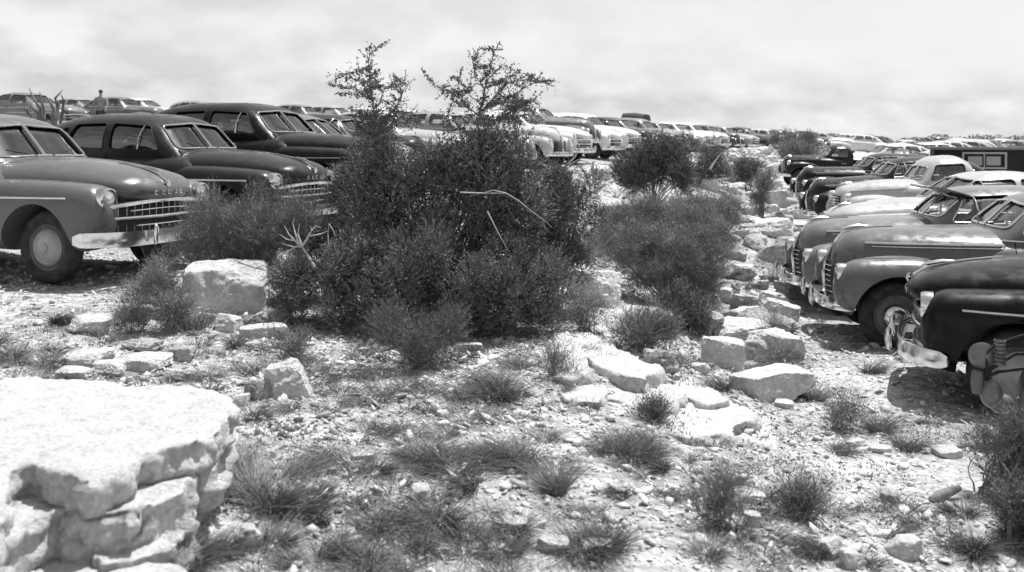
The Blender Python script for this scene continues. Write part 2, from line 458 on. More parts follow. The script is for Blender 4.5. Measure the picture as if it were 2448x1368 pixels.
def build_kind(kind):
    """returns specs: list of (name, mesh, parent index or -1, loc, rot, level)"""
    S = []
    def part(name, me, parent=-1, loc=None, rot=None, lvl=0):
        S.append((name, me, parent, loc, rot, lvl)); return len(S) - 1
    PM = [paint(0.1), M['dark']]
    mk = lambda p: solid(*p, PM)
    slab = kind in ('sedan', 'fastback')
    if kind in ('sedan', 'fastback'):
        L0, NOSE, COWL, FA, RA = -2.52, 2.52, 0.97, 1.76, -1.38
        belt = 1.10
        tub = [(-2.5,0,.70,.36,.86,3.2), (-2.2,0,.84,.33,1.0,3.4), (-1.5,0,.90,.31,1.08,3.6), (-.5,0,.905,.30,1.12,3.8), (.5,0,.90,.30,1.14,3.8), (1.0,0,.89,.30,1.15,3.8), (1.35,0,.80,.32,1.0,3.4)]
        hood = [(.70,0,.80,.6,1.19,2.6), (.95,0,.79,.6,1.205,2.6), (1.5,0,.70,.64,1.19,2.5), (2.0,0,.59,.68,1.14,2.4), (2.35,0,.53,.74,1.07,2.5), (2.56,0,.48,.77,1.0,2.6)]
        ffen = [(.35,.66,.235,.32,.97,3.4), (.9,.665,.25,.30,1.0,3.0), (1.4,.67,.262,.30,1.0,2.9), (1.9,.67,.262,.30,.985,2.9), (2.2,.665,.25,.33,.97,2.8), (2.44,.655,.225,.36,.96,2.7)]
        fasc = [(1.7,0,.62,.36,.9,3.6), (2.1,0,.74,.36,.86,3.6), (2.38,0,.72,.36,.80,4.0), (2.45,0,.70,.37,.78,4.2)]
        rfen = [(-2.42,.66,.20,.36,.86,2.8), (-2.0,.685,.235,.33,.97,3.0), (-1.4,.69,.245,.31,1.01,3.0), (-.8,.68,.24,.31,.97,3.0), (-.35,.66,.235,.32,.93,3.2)]
        if kind == 'sedan':
            cab = [(-1.98,0,.58,.6,1.04,2.7), (-1.76,0,.66,.6,1.27,2.8), (-1.45,0,.715,.6,1.49,2.9), (-1.05,0,.745,.6,1.61,3.0), (-.50,0,.765,.6,1.66,3.1), (0.05,0,.765,.6,1.66,3.2), (.36,0,.755,.6,1.62,3.2), (.52,0,.75,.6,1.555,3.3), (.72,0,.745,.6,1.37,3.4), (.96,0,.74,.6,1.13,3.5)]
        else:
            cab = [(-2.35,0,.40,.6,.90,2.5), (-1.9,0,.56,.6,1.13,2.6), (-1.35,0,.68,.6,1.40,2.7), (-.8,0,.735,.6,1.57,2.9), (-.35,0,.755,.6,1.63,3.0), (0.1,0,.755,.6,1.62,3.1), (.42,0,.745,.6,1.55,3.1), (.62,0,.74,.6,1.43,3.2), (.82,0,.735,.6,1.28,3.3), (1.02,0,.73,.6,1.13,3.4)]
        wx = (0.74, 0.40)
        zlo, zhi = 1.175, 1.49
        sidewin = [[(.64,zlo),(.42,zhi),(-.17,zhi+.025),(-.17,zlo)], [(-.27,zlo),(-.27,zhi+.025),(-.82,zhi+.0),(-.94,zlo)]]
        sidewin.append([(-1.02,zlo+.01),(-.92,zhi-.03),(-1.12,zhi-.10),(-1.38,zlo+.04)])
        vent = (.33, .30)
        ws = [(-.61,1.205),(-.56,1.50),(0,1.54),(.56,1.50),(.61,1.205),(0,1.215)]
        rw = [(-.42,1.24),(-.37,1.44),(0,1.47),(.37,1.44),(.42,1.24),(0,1.22)]
    elif kind == 'oldsedan':
        L0, NOSE, COWL, FA, RA = -2.45, 2.12, 0.62, 1.62, -1.42
        belt = 1.12
        tub = [(-2.42,0,.62,.38,.86,3.0), (-2.1,0,.76,.35,1.02,3.2), (-1.4,0,.84,.32,1.10,3.4), (-.4,0,.865,.31,1.14,3.6), (.4,0,.84,.31,1.17,3.6), (.75,0,.76,.33,1.16,3.4), (.95,0,.6,.4,1.0,3.0)]
        hood = [(.42,0,.77,.5,1.215,3.0), (.65,0,.75,.5,1.22,3.0), (1.1,0,.67,.5,1.215,2.9), (1.6,0,.56,.48,1.20,2.8), (1.95,0,.45,.46,1.165,2.6), (2.16,0,.37,.44,1.11,2.4)]
        ffen = [(.15,.70,.14,.30,.55,2.6), (.55,.705,.185,.30,.74,2.5), (1.0,.70,.22,.30,.87,2.4), (1.5,.69,.245,.30,.945,2.4), (1.9,.675,.24,.32,.93,2.4), (2.22,.66,.20,.34,.89,2.4)]
        fasc = [(1.4,0,.55,.38,.85,3.0), (1.9,0,.58,.38,.80,3.0), (2.14,0,.54,.40,.74,3.0)]
        rfen = [(-2.4,.66,.17,.34,.72,2.5), (-2.0,.70,.21,.32,.90,2.4), (-1.45,.71,.23,.31,.97,2.4), (-.95,.70,.21,.31,.86,2.4), (-.5,.69,.16,.31,.6,2.5)]
        cab = [(-2.15,0,.48,.6,.95,2.5), (-1.8,0,.60,.6,1.19,2.6), (-1.4,0,.68,.6,1.43,2.7), (-.95,0,.715,.6,1.57,2.8), (-.45,0,.73,.6,1.60,2.9), (-.02,0,.73,.6,1.595,3.0), (.22,0,.72,.6,1.55,3.0), (.40,0,.715,.6,1.43,3.1), (.55,0,.71,.6,1.28,3.2), (.72,0,.70,.6,1.12,3.2)]
        zlo, zhi = 1.19, 1.50
        sidewin = [[(.44,zlo),(.24,zhi-.01),(-.28,zhi+.01),(-.28,zlo)], [(-.38,zlo),(-.38,zhi+.01),(-.86,zhi-.02),(-.98,zlo)], [(-1.08,zlo+.01),(-.98,zhi-.05),(-1.14,zhi-.12),(-1.36,zlo+.05)]]
        vent = (.14, .12)
        ws = [(-.57,1.25),(-.51,1.47),(0,1.505),(.51,1.47),(.57,1.25),(0,1.25)]
        rw = [(-.36,1.25),(-.32,1.42),(0,1.44),(.32,1.42),(.36,1.25),(0,1.24)]
    else:  # pickup
        L0, NOSE, COWL, FA, RA = -2.5, 2.18, 0.74, 1.62, -1.38
        belt = 1.15
        tub = [(-.36,0,.78,.36,1.18,4.2), (-.2,0,.83,.34,1.2,4.2), (.4,0,.85,.34,1.21,4.2), (.9,0,.80,.36,1.21,3.8), (1.2,0,.6,.4,1.0,3.0)]
        hood = [(.58,0,.73,.5,1.26,2.9), (.90,0,.70,.5,1.265,2.8), (1.4,0,.58,.5,1.25,2.6), (1.8,0,.47,.48,1.21,2.5), (2.2,0,.38,.46,1.12,2.5)]
        ffen = [(.35,.70,.15,.34,.55,2.6), (.75,.71,.19,.34,.76,2.5), (1.2,.70,.225,.34,.95,2.4), (1.6,.69,.24,.34,1.0,2.4), (1.95,.67,.23,.36,.97,2.4), (2.2,.65,.18,.42,.90,2.4)]
        fasc = [(1.4,0,.5,.45,.95,3.0), (1.9,0,.50,.45,.95,3.0), (2.16,0,.42,.46,.92,3.0)]
        rfen = [(-1.95,.84,.13,.36,.66,2.5), (-1.7,.86,.15,.36,.86,2.4), (-1.38,.865,.155,.36,.93,2.4), (-1.05,.86,.15,.36,.84,2.4), (-.8,.84,.13,.36,.62,2.5)]
        cab = [(-.40,0,.70,.6,1.36,3.4), (-.30,0,.73,.6,1.60,3.2), (-.05,0,.74,.6,1.715,3.0), (.22,0,.735,.6,1.70,3.0), (.38,0,.725,.6,1.64,3.0), (.52,0,.72,.6,1.47,3.1), (.64,0,.715,.6,1.31,3.2), (.78,0,.71,.6,1.14,3.2)]
        zlo, zhi = 1.24, 1.54
        sidewin = [[(.50,zlo),(.36,zhi),(-.16,zhi+.01),(-.16,zlo)]]
        vent = None
        ws = [(-.57,1.28),(-.50,1.50),(0,1.53),(.50,1.50),(.57,1.28),(0,1.27)]
        rw = [(-.36,1.27),(-.34,1.48),(.34,1.48),(.36,1.27)]
    # ---- cutters
    gr = -0.045
    inner = [list(k) for k in cab]
    for k in inner: k[3] = 0.5
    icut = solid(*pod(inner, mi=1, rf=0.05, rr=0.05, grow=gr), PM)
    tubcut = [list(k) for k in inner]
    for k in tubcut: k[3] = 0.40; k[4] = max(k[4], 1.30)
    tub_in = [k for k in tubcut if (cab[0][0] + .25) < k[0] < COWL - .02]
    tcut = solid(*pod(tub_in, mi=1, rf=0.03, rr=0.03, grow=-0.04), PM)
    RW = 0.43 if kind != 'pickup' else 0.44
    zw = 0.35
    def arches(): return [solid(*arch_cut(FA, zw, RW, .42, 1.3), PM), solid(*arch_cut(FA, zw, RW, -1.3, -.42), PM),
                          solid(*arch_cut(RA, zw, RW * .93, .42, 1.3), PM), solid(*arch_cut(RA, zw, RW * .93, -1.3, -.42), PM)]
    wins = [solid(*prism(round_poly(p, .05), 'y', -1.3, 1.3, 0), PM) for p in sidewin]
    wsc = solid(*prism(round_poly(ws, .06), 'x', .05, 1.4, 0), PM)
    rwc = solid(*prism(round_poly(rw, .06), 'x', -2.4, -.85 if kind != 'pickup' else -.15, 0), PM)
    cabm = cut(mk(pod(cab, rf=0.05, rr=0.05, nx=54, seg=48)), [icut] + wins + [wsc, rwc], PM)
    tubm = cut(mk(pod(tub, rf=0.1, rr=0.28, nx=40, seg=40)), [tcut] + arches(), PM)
    hoodm = mk(pod(hood, rf=0.26 if kind != 'pickup' else .2, rr=0.05, pf=2.2, nx=34, seg=40))
    fascm = mk(pod(fasc, rf=0.12, rr=0.05, nx=16))
    body = join([cabm, tubm, fascm], 'body', PM)
    bi = part('body', body)
    hoodj = join([hoodm], 'hood', PM); hi = part('hood', hoodj)
    fens = []
    for sd in (1, -1):
        fk = [[k[0], k[1] * sd] + list(k[2:]) for k in ffen]
        rk = [[k[0], k[1] * sd] + list(k[2:]) for k in rfen]
        ar = [a for i, a in enumerate(arches()) if (i % 2 == 0) == (sd == 1)]
        fm = join([cut(mk(pod(fk, rf=0.24 if slab else .30, rr=0.12, pf=2.4, nx=30, seg=32)), [ar[0]], PM)], 'front_fender', PM)
        rm = join([cut(mk(pod(rk, rf=0.12 if slab else .2, rr=0.3, nx=30, seg=32)), [ar[1]], PM)], 'rear_fender', PM)
        part('front_fender', fm); part('rear_fender', rm); fens += [fm, rm]
    # ---- ray target
    bm = bmesh.new()
    for me in [hoodj, body] + fens: bm.from_mesh(me)
    bvh = BVHTree.FromBMesh(bm)
    bmc = bmesh.new(); cm = mk(pod(cab, rf=0.05, rr=0.05, nx=54, seg=48)); bmc.from_mesh(cm); cbvh = BVHTree.FromBMesh(bmc)
    # ---- glass
    V = pod_arrays(cab, rf=0.05, rr=0.05, nx=54, seg=48, grow=-0.022)
    slope = lambda x: (x - cab[-1][0])
    ax1 = sidewin[0][0][0]; ax0 = sidewin[0][1][0]
    def is_ws(x, y, z): return x > ax0 - .12 and z > 1.1 and (abs(y) < .60)
    def sidew(i, sd):
        xa = min(p[0] for p in sidewin[i]) - .05; xb = max(p[0] for p in sidewin[i]) + .06
        return lambda x, y, z: xa < x < xb and y * sd > .5 and z > 1.08 and z < zhi + .1
    rules = [('windshield', is_ws)]
    for i in range(len(sidewin)):
        for sd in (1, -1): rules.append(('side_window.%d.%d' % (i, sd), sidew(i, sd)))
    rx = max(-3, -1.0) if kind != 'pickup' else -.2
    rules.append(('rear_window', lambda x, y, z: x < rx and abs(y) < .5 and z > 1.12))
    G = split_glass(V, 48, rules)
    for nm, me in G.items():
        gi = part(nm.split('.')[0], me)
        fr = MB()
        if nm == 'windshield':
            pts = project(cbvh, round_poly(ws, .06), 'x', 1, off=0.009, sub=.02)
            if len(pts) > 4: fr.tube(pts, 0.014, 6)
            dv = project(cbvh, [(0, ws[2][1]), (0, ws[5][1])], 'x', 1, off=0.006, closed=False)
            if len(dv) > 1: fr.tube(dv, 0.021, 6)
        elif nm == 'rear_window':
            pts = project(cbvh, round_poly(rw, .06), 'x', -1, off=0.004)
            if len(pts) > 4: fr.tube(pts, 0.010, 5)
        else:
            _, i, sd = nm.split('.'); i = int(i); sd = int(sd)
            pts = project(cbvh, round_poly(sidewin[i], .05), 'y', sd, off=0.002)
            if len(pts) > 4: fr.tube(pts, 0.007, 5, mi=1 if kind != 'oldsedan' else 0)
            if i == 0 and vent:
                dv = project(cbvh, [(vent[0], zhi), (vent[1], zlo)], 'y', sd, off=0.0, closed=False)
                if len(dv) > 1: fr.tube(dv, 0.010, 5)
        if fr.v: part('window_frame', fr.mesh('window_frame', [M['chrome'], M['dark']]), gi, lvl=1)
    # ---- shut lines and trim
    for sd in (1, -1):
        for line in ([(COWL - .12, belt + .0), (COWL - .10, .95), (COWL - .18, .42)], [(sidewin[0][2][0] - .05, belt + .02), (sidewin[0][2][0] - .05, .42)]):
            p = project(bvh, line, 'y', sd, off=0.001, closed=False)
            if len(p) > 1: seams = MB(); seams.tube(p, 0.006, 4); part('door_seam', seams.mesh('door_seam', M['dark']), bi, lvl=1)
    for sd in (1, -1):
        if slab: lines = [([(-.2, .79), (2.14, .845)], .011), ([(-2.0, .62), (-.5, .64)], .011)]
        elif kind == 'oldsedan': lines = [([(-1.3, 1.115), (.6, 1.13)], .013), ([(.62, 1.085), (1.86, 1.06)], .016), ([(.62, 1.055), (1.80, 1.03)], .008)]
        else: lines = [([(.95, 1.10), (1.95, 1.06)], .009)]
        for ln, r in lines:
            p = project(bvh, ln, 'y', sd, off=0.003, closed=False)
            if len(p) > 1: tr = MB(); tr.tube(p, r, 6); part('chrome_strip', tr.mesh('chrome_strip', M['chrome']), -1)
    if kind == 'oldsedan':   # strip along the crest of each front fender
        for sd in (1, -1):
            q = []
            for k in range(14):
                x = 1.30 + .62 * k / 13
                h, _, _, _ = bvh.ray_cast(Vector((x, sd * .70, 2)), Vector((0, 0, -1)))
                if h: q.append(h + Vector((0, 0, .006)))
            if len(q) > 1: tr = MB(); tr.tube(q, [.004 + .014 * math.sin(PI * (k + .5) / len(q)) for k in range(len(q))], 6); part('chrome_strip', tr.mesh('chrome_strip', M['chrome']), -1)
    for sd in (1, -1):
        for hx in ((-.05, -.80) if kind != 'pickup' else (-.05,)):
            p = project(bvh, [(hx, .98), (hx + .16, .985)], 'y', sd, off=0.03, closed=False)
            if len(p) > 1: hd = MB(); hd.tube(p, .012, 6); hd.tube([p[-1], p[-1] - Vector((0, sd * .035, 0))], .014, 6); part('door_handle', hd.mesh('door_handle', M['chrome']), bi, lvl=1)
    # ---- hood centre strip and ornament
    om = MB(); q = []
    for k in range(24):
        x = (NOSE - .62) + .6 * k / 23
        h, _, _, _ = bvh.ray_cast(Vector((x, 0, 2)), Vector((0, 0, -1)))
        if h and h.z > .9: q.append(h + Vector((0, 0, .006)))
    if len(q) > 2: om.tube(q, [.006 + .010 * k / len(q) for k in range(len(q))], 6)
    if q:
        p0 = q[len(q) * 2 // 3]
        om.tube([p0 + Vector((-.16, 0, .035)), p0 + Vector((-.05, 0, .03)), p0 + Vector((.05, 0, .012)), p0 + Vector((.12, 0, -.01))], [.004, .018, .02, .006], 8)
    part('hood_ornament', om.mesh('hood_ornament', M['chrome']), -1, lvl=1)
    if kind == 'sedan':
        for k, ch in enumerate('DODGE'):
            y = -.17 + .085 * k
            h, nrm, _, _ = bvh.ray_cast(Vector((4, y, .875)), Vector((-1, 0, 0)))
            if h is None: continue
            X = h.x + .006; Z = .875; u = .021; hh = .017
            strokes = {'D': [[(-u, hh), (-u, -hh), (u*.4, -hh), (u, 0), (u*.4, hh), (-u, hh)]],
                       'O': [[(-u, 0), (-u*.5, hh), (u*.5, hh), (u, 0), (u*.5, -hh), (-u*.5, -hh), (-u, 0)]],
                       'G': [[(u, hh*.7), (0, hh), (-u, 0), (0, -hh), (u, -hh*.6), (u, 0), (u*.2, 0)]],
                       'E': [[(u, hh), (-u, hh), (-u, -hh), (u, -hh)], [(-u, 0), (u*.6, 0)]]}[ch]
            lt = MB()
            for st in strokes: lt.tube([(X, y + a, Z + b) for a, b in st], .0034, 4)
            part('letter', lt.mesh('letter', M['letter']), hi, lvl=1)
        em = MB(); h, _, _, _ = bvh.ray_cast(Vector((4, 0, .96)), Vector((-1, 0, 0)))
        if h is not None: em.tube([(h.x+.01, 0, 1.0), (h.x+.02, 0, .96), (h.x+.012, 0, .91)], [.012, .024, .008], 6); em.tube([(h.x+.012, .04, .975), (h.x+.014, -.04, .975)], .009, 5); part('hood_badge', em.mesh('hood_badge', M['chrome']), -1, lvl=1)
    # ---- lamps
    lx, ly, lz = (2.40, .665, .83) if slab else ((2.16, .655, .76) if kind == 'oldsedan' else (2.10, .62, .92))
    for sd in (1, -1):
        i = part('headlight', LAMP, -1, (lx, ly * sd, lz)); part('lamp_lens', LAMP_LENS, i, (0, 0, 0), lvl=1)
        if slab:
            i = part('parking_light', PARK, -1, (2.385, .66 * sd, .60), lvl=1)
    # ---- grille
    gm = MB()
    if slab:
        hw = .60
        gm.sweep(bow(2.455, hw, .60, .07), rod(.02, .15, 10), mi=1)
        for z, ww, r, dr, x0 in ((.795, .70, .024, .05, 2.485), (.64, .62, .020, .0, 2.50), (.475, .66, .022, -.01, 2.49), (.715, .56, .007, .02, 2.475), (.56, .56, .007, 0, 2.475)):
            gm.sweep(bow(x0, ww, z, .09, drop=dr), rod(r * 1.1, r))
        for k in range(-6, 7):
            y = k * .09; x = 2.47 - .07 * abs(y / hw) ** 2.4
            gm.tube([(x, y, .48), (x, y, .79)], .005, 4)
    elif kind == 'oldsedan':
        gm.sweep(bow(2.165, .36, .62, .05), rod(.03, .20, 10), mi=1)
        for k in range(7):
            z = .46 + .055 * k
            gm.sweep(bow(2.205, .38 - .014 * k, z, .10), rod(.009, .006))
        gm.tube([(2.20, 0, .42), (2.215, 0, .70), (2.18, 0, .88), (2.13, 0, .98)], [.02, .024, .03, .01], 8)
    else:
        gm.sweep(bow(2.17, .30, .72, .04), rod(.03, .26, 10), mi=1)
        for k in range(9):
            gm.sweep(bow(2.215, .32 - .012 * abs(k - 4), .50 + .055 * k, .07), rod(.014, .010))
    part('grille', gm.mesh('grille', [M['chrome'], M['dark']]), -1)
    # ---- bumpers
    bx = {'sedan': 2.66, 'fastback': 2.66, 'oldsedan': 2.36, 'pickup': 2.36}[kind]; bw_ = {'sedan': .93, 'fastback': .93, 'oldsedan': .84, 'pickup': .82}[kind]
    b = MB(); bh = .145 if slab else .12
    b.sweep(bow(bx - .03, bw_, .455, .38 if slab else .30, p=4.2, n=61), blade(bh, .045), taper=True)
    for sd in (1, -1):
        b.tube([(bx + .015, .33 * sd, .385), (bx + .028, .33 * sd, .41), (bx + .034, .33 * sd, .47), (bx + .030, .33 * sd, .55), (bx + .022, .33 * sd, .575), (bx + .018, .33 * sd, .585)], [.006, .022, .028, .025, .016, .004], 12)
        b.box((bx - .16, .36 * sd, .46), (.22, .04, .07))
    part('front_bumper', b.mesh('front_bumper', M['chrome']), -1)
    b = MB(); rbx = -L0 + .10
    pth = [(-x, -y, z) for x, y, z in bow(rbx, .90 if kind != 'pickup' else .8, .475, .25, p=3.2, n=25)]
    b.sweep(pth, blade(bh, .04))
    for sd in (1, -1): b.box((-rbx + .16, .36 * sd, .46), (.24, .04, .07))
    part('rear_bumper', b.mesh('rear_bumper', M['chrome']), -1, lvl=0)
    # ---- wipers
    for sd in (1, -1):
        w = MB(); p = project(cbvh, [(sd * .10, ws[5][1] + .0), (sd * .42, ws[5][1] + .06)], 'x', 1, off=0.02, closed=False)
        if len(p) > 1: w.tube(p, .009, 4)
        part('wiper', w.mesh('wiper', M['dark']), -1, lvl=1)
    # ---- wheels
    for x in (FA, RA):
        for sd in (1, -1):
            i = part('wheel', None, -1, (x, .70 * sd, zw), (0, 0, 0 if sd == 1 else PI))
            part('tyre', TYRE, i, (0, 0, 0)); part('rim', RIM, i, (0, 0, 0)); part('hub_cap', HUB_BIG if slab else HUB, i, (0, 0, 0))
    # ---- inside
    part('seat', bench(-.15 if kind != 'oldsedan' else -.3, z0=.4), -1, lvl=1)
    if kind != 'pickup': part('seat', bench(-1.15, w=1.15), -1, lvl=1)
    swm = MB(); ring = []
    cx = .42 if slab else .15
    if kind == 'pickup': cx = .36
    for k in range(25):
        t = 2 * PI * k / 24; ring.append((cx - .10 * math.sin(t), .36 + .20 * math.cos(t), 1.14 + .16 * math.sin(t)))
    swm.tube(ring, .010, 5, cap=False); swm.tube([(cx, .36, 1.14), (cx + .3, .36, .9)], .016, 6)
    swm.tube([(cx, .56, 1.14), (cx, .16, 1.14)], .008, 5)
    part('steering_wheel', swm.mesh('steering_wheel', M['steel']), -1, lvl=1)
    dsh = MB(); dsh.sweep([(COWL - .14, .62, 1.10), (COWL - .14, -.62, 1.10)], rod(.09, .09, 10)); part('dashboard', dsh.mesh('dashboard', M['dark']), -1, lvl=1)
    if kind == 'pickup':
        bd = MB()
        for sd in (1, -1): bd.box((-1.45, sd * .66, .92), (2.0, .04, .42)); bd.tube([(-.45, sd * .66, 1.13), (-2.45, sd * .66, 1.13)], .03, 8)
        bd.box((-2.45, 0, .92), (.04, 1.3, .42)); bd.box((-.46, 0, .92), (.04, 1.3, .40)); bd.box((-1.45, 0, .72), (1.96, 1.28, .04)); bd.box((-1.2, 0, .52), (2.4, .8, .12), mi=1)
        part('cargo_bed', bd.mesh('cargo_bed', PM), -1)
    for x in (bm, bmc): x.free()
    return S

_kinds = {}
PAINTED = {'body', 'hood', 'front_fender', 'rear_fender', 'cargo_bed'}
def place_car(kind, x, y, z, yaw, shade, label, group=None, lvl=2, name=None, cat=None, pitch=0.0, roof=None):
    if kind not in _kinds: _kinds[kind] = build_kind(kind)
    nm = name or {'sedan': 'parked_sedan', 'fastback': 'parked_car', 'oldsedan': 'parked_car', 'pickup': 'pickup_truck'}[kind]
    root = empty(nm, (x, y, z), yaw); root.rotation_euler = (0, pitch, yaw)
    tag(root, label, cat or ('pickup truck' if kind == 'pickup' else 'car'), group)
    made = []
    for (pn, me, par, loc, rot, lv) in _kinds[kind]:
        if (lv >= lvl) or (par >= 0 and made[par] is None): made.append(None); continue
        o = bpy.data.objects.new(pn, me); COL.objects.link(o)
        o.parent = root if par < 0 else made[par]
        if loc: o.location = loc
        if rot: o.rotation_euler = rot
        if pn in PAINTED:
            o.material_slots[0].link = 'OBJECT'; o.material_slots[0].material = paint(shade)
        made.append(o)
    return root
# ------------------------------------------------------------------ terrain (heights below are relative to the eye)
CP = [(-4.5,8.8,-1.34),(-3.4,9.6,-1.36),(-2.6,11.8,-1.30),(-4.8,12.4,-1.27),(-2.1,14.3,-1.16),(-5,15,-1.12),(-2.0,16.9,-1.07),(-5,18.2,-1.02),(-1.7,19.6,-1.05),(1.2,26,-.72),
 (2.3,29,-.62),(4.6,36,-.53),(8,45,-.48),(12.4,54,-.45),(19,66,-.5),(28,82,-.52),(38,98,-.58),(60,150,-.9),
 (-7,9,-1.36),(-9,14,-1.1),(-12,20,-.7),(-15,26,-.2),(-18,36,.4),(-20,46,.75),(-11,46,.4),(-4,44,.1),(-11,32,-.15),(-4,34,-.35),(3,60,0),(-25,70,1.3),(-60,120,1.6),(0,120,.3),(-150,300,1.5),(0,300,-.5),(-60,40,1.2),(-60,10,0),
 (0,3,-1.78),(-.6,4.2,-1.74),(0,6,-1.70),(-.7,8.1,-1.62),(.3,7.8,-1.62),(-2.4,7.9,-1.5),(-1.6,6,-1.62),(-3.5,6.8,-1.42),(-3,4.5,-1.62),(-2,2.8,-1.52),(-1.5,3.5,-1.56),(-.95,3.6,-1.68),(-1.05,4.3,-1.66),(-5,5,-1.45),(-4,1,-1.7),
 (-1.5,9.5,-1.5),(.9,9.4,-1.56),(0,12,-1.38),(1.5,12,-1.42),(1.5,17,-1.18),(3,17,-1.22),(5,24,-1.05),(7.6,36,-.85),(5.5,30,-.75),(3.4,22,-1.0),
 (.75,6.6,-1.70),(.4,7.1,-1.65),(1.45,8.4,-1.85),(.8,7.6,-1.62),(1.2,6.2,-1.84),(1.75,6.5,-1.98),(1.3,4.9,-1.90),(1,3.2,-1.88),(2.2,7.7,-2.0),(2.1,9.2,-2.0),(2.6,11,-2.04),(3.4,14,-2.0),(2.3,12,-1.75),(3.8,16.5,-1.7),(5.7,20,-1.95),(6.4,23,-1.88),(4.8,20,-1.5),
 (3.4,9.5,-2.04),(3.6,7.3,-2.08),(5.5,7.0,-2.09),(5.5,10,-2.08),(4,12.2,-2.13),(6.5,12.2,-2.12),(7,15,-2.0),(5,17,-1.9),(8.8,18.8,-1.88),(8,26,-1.74),(10,22.5,-1.76),(11,38,-1.66),(20,38,-1.6),(10,10,-2.05),(6,5,-2.0),(2.6,5.4,-2.0),(2.2,4,-2.0),(4,2,-2.0),(15,20,-1.85),(18,45,-1.45),(25,62,-1.1),(36,76,-1.15),(60,110,-1.35),(130,250,-2.0),(60,30,-2),(60,5,-2.3),(20,-10,-2.3),(0,-5,-1.9),(-20,-8,-1.6),
 (7,31,-1.75),(9.6,33,-1.65),(1.9,10.2,-1.9),(1.1,10.5,-1.6),(12,46,-.95)]
_cp = np.array(CP); _c = 0.35
def _phi(r): return np.sqrt(r * r + _c * _c)
_A = _phi(np.linalg.norm(_cp[:, None, :2] - _cp[None, :, :2], axis=2))
_n = len(_cp); _K = np.zeros((_n + 3, _n + 3)); _K[:_n, :_n] = _A; _K[:_n, _n] = 1; _K[:_n, _n+1:] = _cp[:, :2]; _K[_n:, :_n] = _K[:_n, _n:].T
_K[:_n, :_n] += np.eye(_n) * -0.02
_w = np.linalg.solve(_K, np.concatenate([_cp[:, 2], [0, 0, 0]]))
def base_h(X, Y):
    X = np.atleast_1d(np.asarray(X, float)); Y = np.atleast_1d(np.asarray(Y, float))
    out = np.empty(len(X))
    for s in range(0, len(X), 20000):
        x = X[s:s+20000]; y = Y[s:s+20000]
        r = np.sqrt((x[:, None] - _cp[None, :, 0]) ** 2 + (y[:, None] - _cp[None, :, 1]) ** 2)
        out[s:s+20000] = _phi(r) @ _w[:_n] + _w[_n] + _w[_n+1] * x + _w[_n+2] * y
    far = np.clip((np.hypot(X, Y) - 260) / 200, 0, 1)
    return out * (1 - far) + (-1.5) * far + EYE
def ground_h(X, Y):
    X = np.atleast_1d(np.asarray(X, float)); Y = np.atleast_1d(np.asarray(Y, float))
    z = base_h(X, Y)
    P = np.stack([X, Y, np.zeros_like(X)], 1)
    near = np.clip(1 - (np.hypot(X, Y) - 25) / 40, 0.15, 1)
    z = z + near * (0.030 * fbm(P * 0.9, 5, 3) + 0.013 * fbm(P * 4.0, 9, 3))
    return z
def gz(x, y): return float(ground_h([x], [y])[0])
def gp(px, py):
    """photo pixel -> point of the ground seen there"""
    dx, dz = (px - 1224) / F, -(py - HZ) / F
    Y = np.concatenate([np.arange(2.4, 20, .02), np.arange(20, 200, .2)])
    h = base_h(dx * Y, Y); d = EYE + dz * Y - h
    i = np.argmax(d < 0)
    y = Y[i] if d[i] < 0 else 60.0
    return Vector((dx * y, y, gz(dx * y, y)))

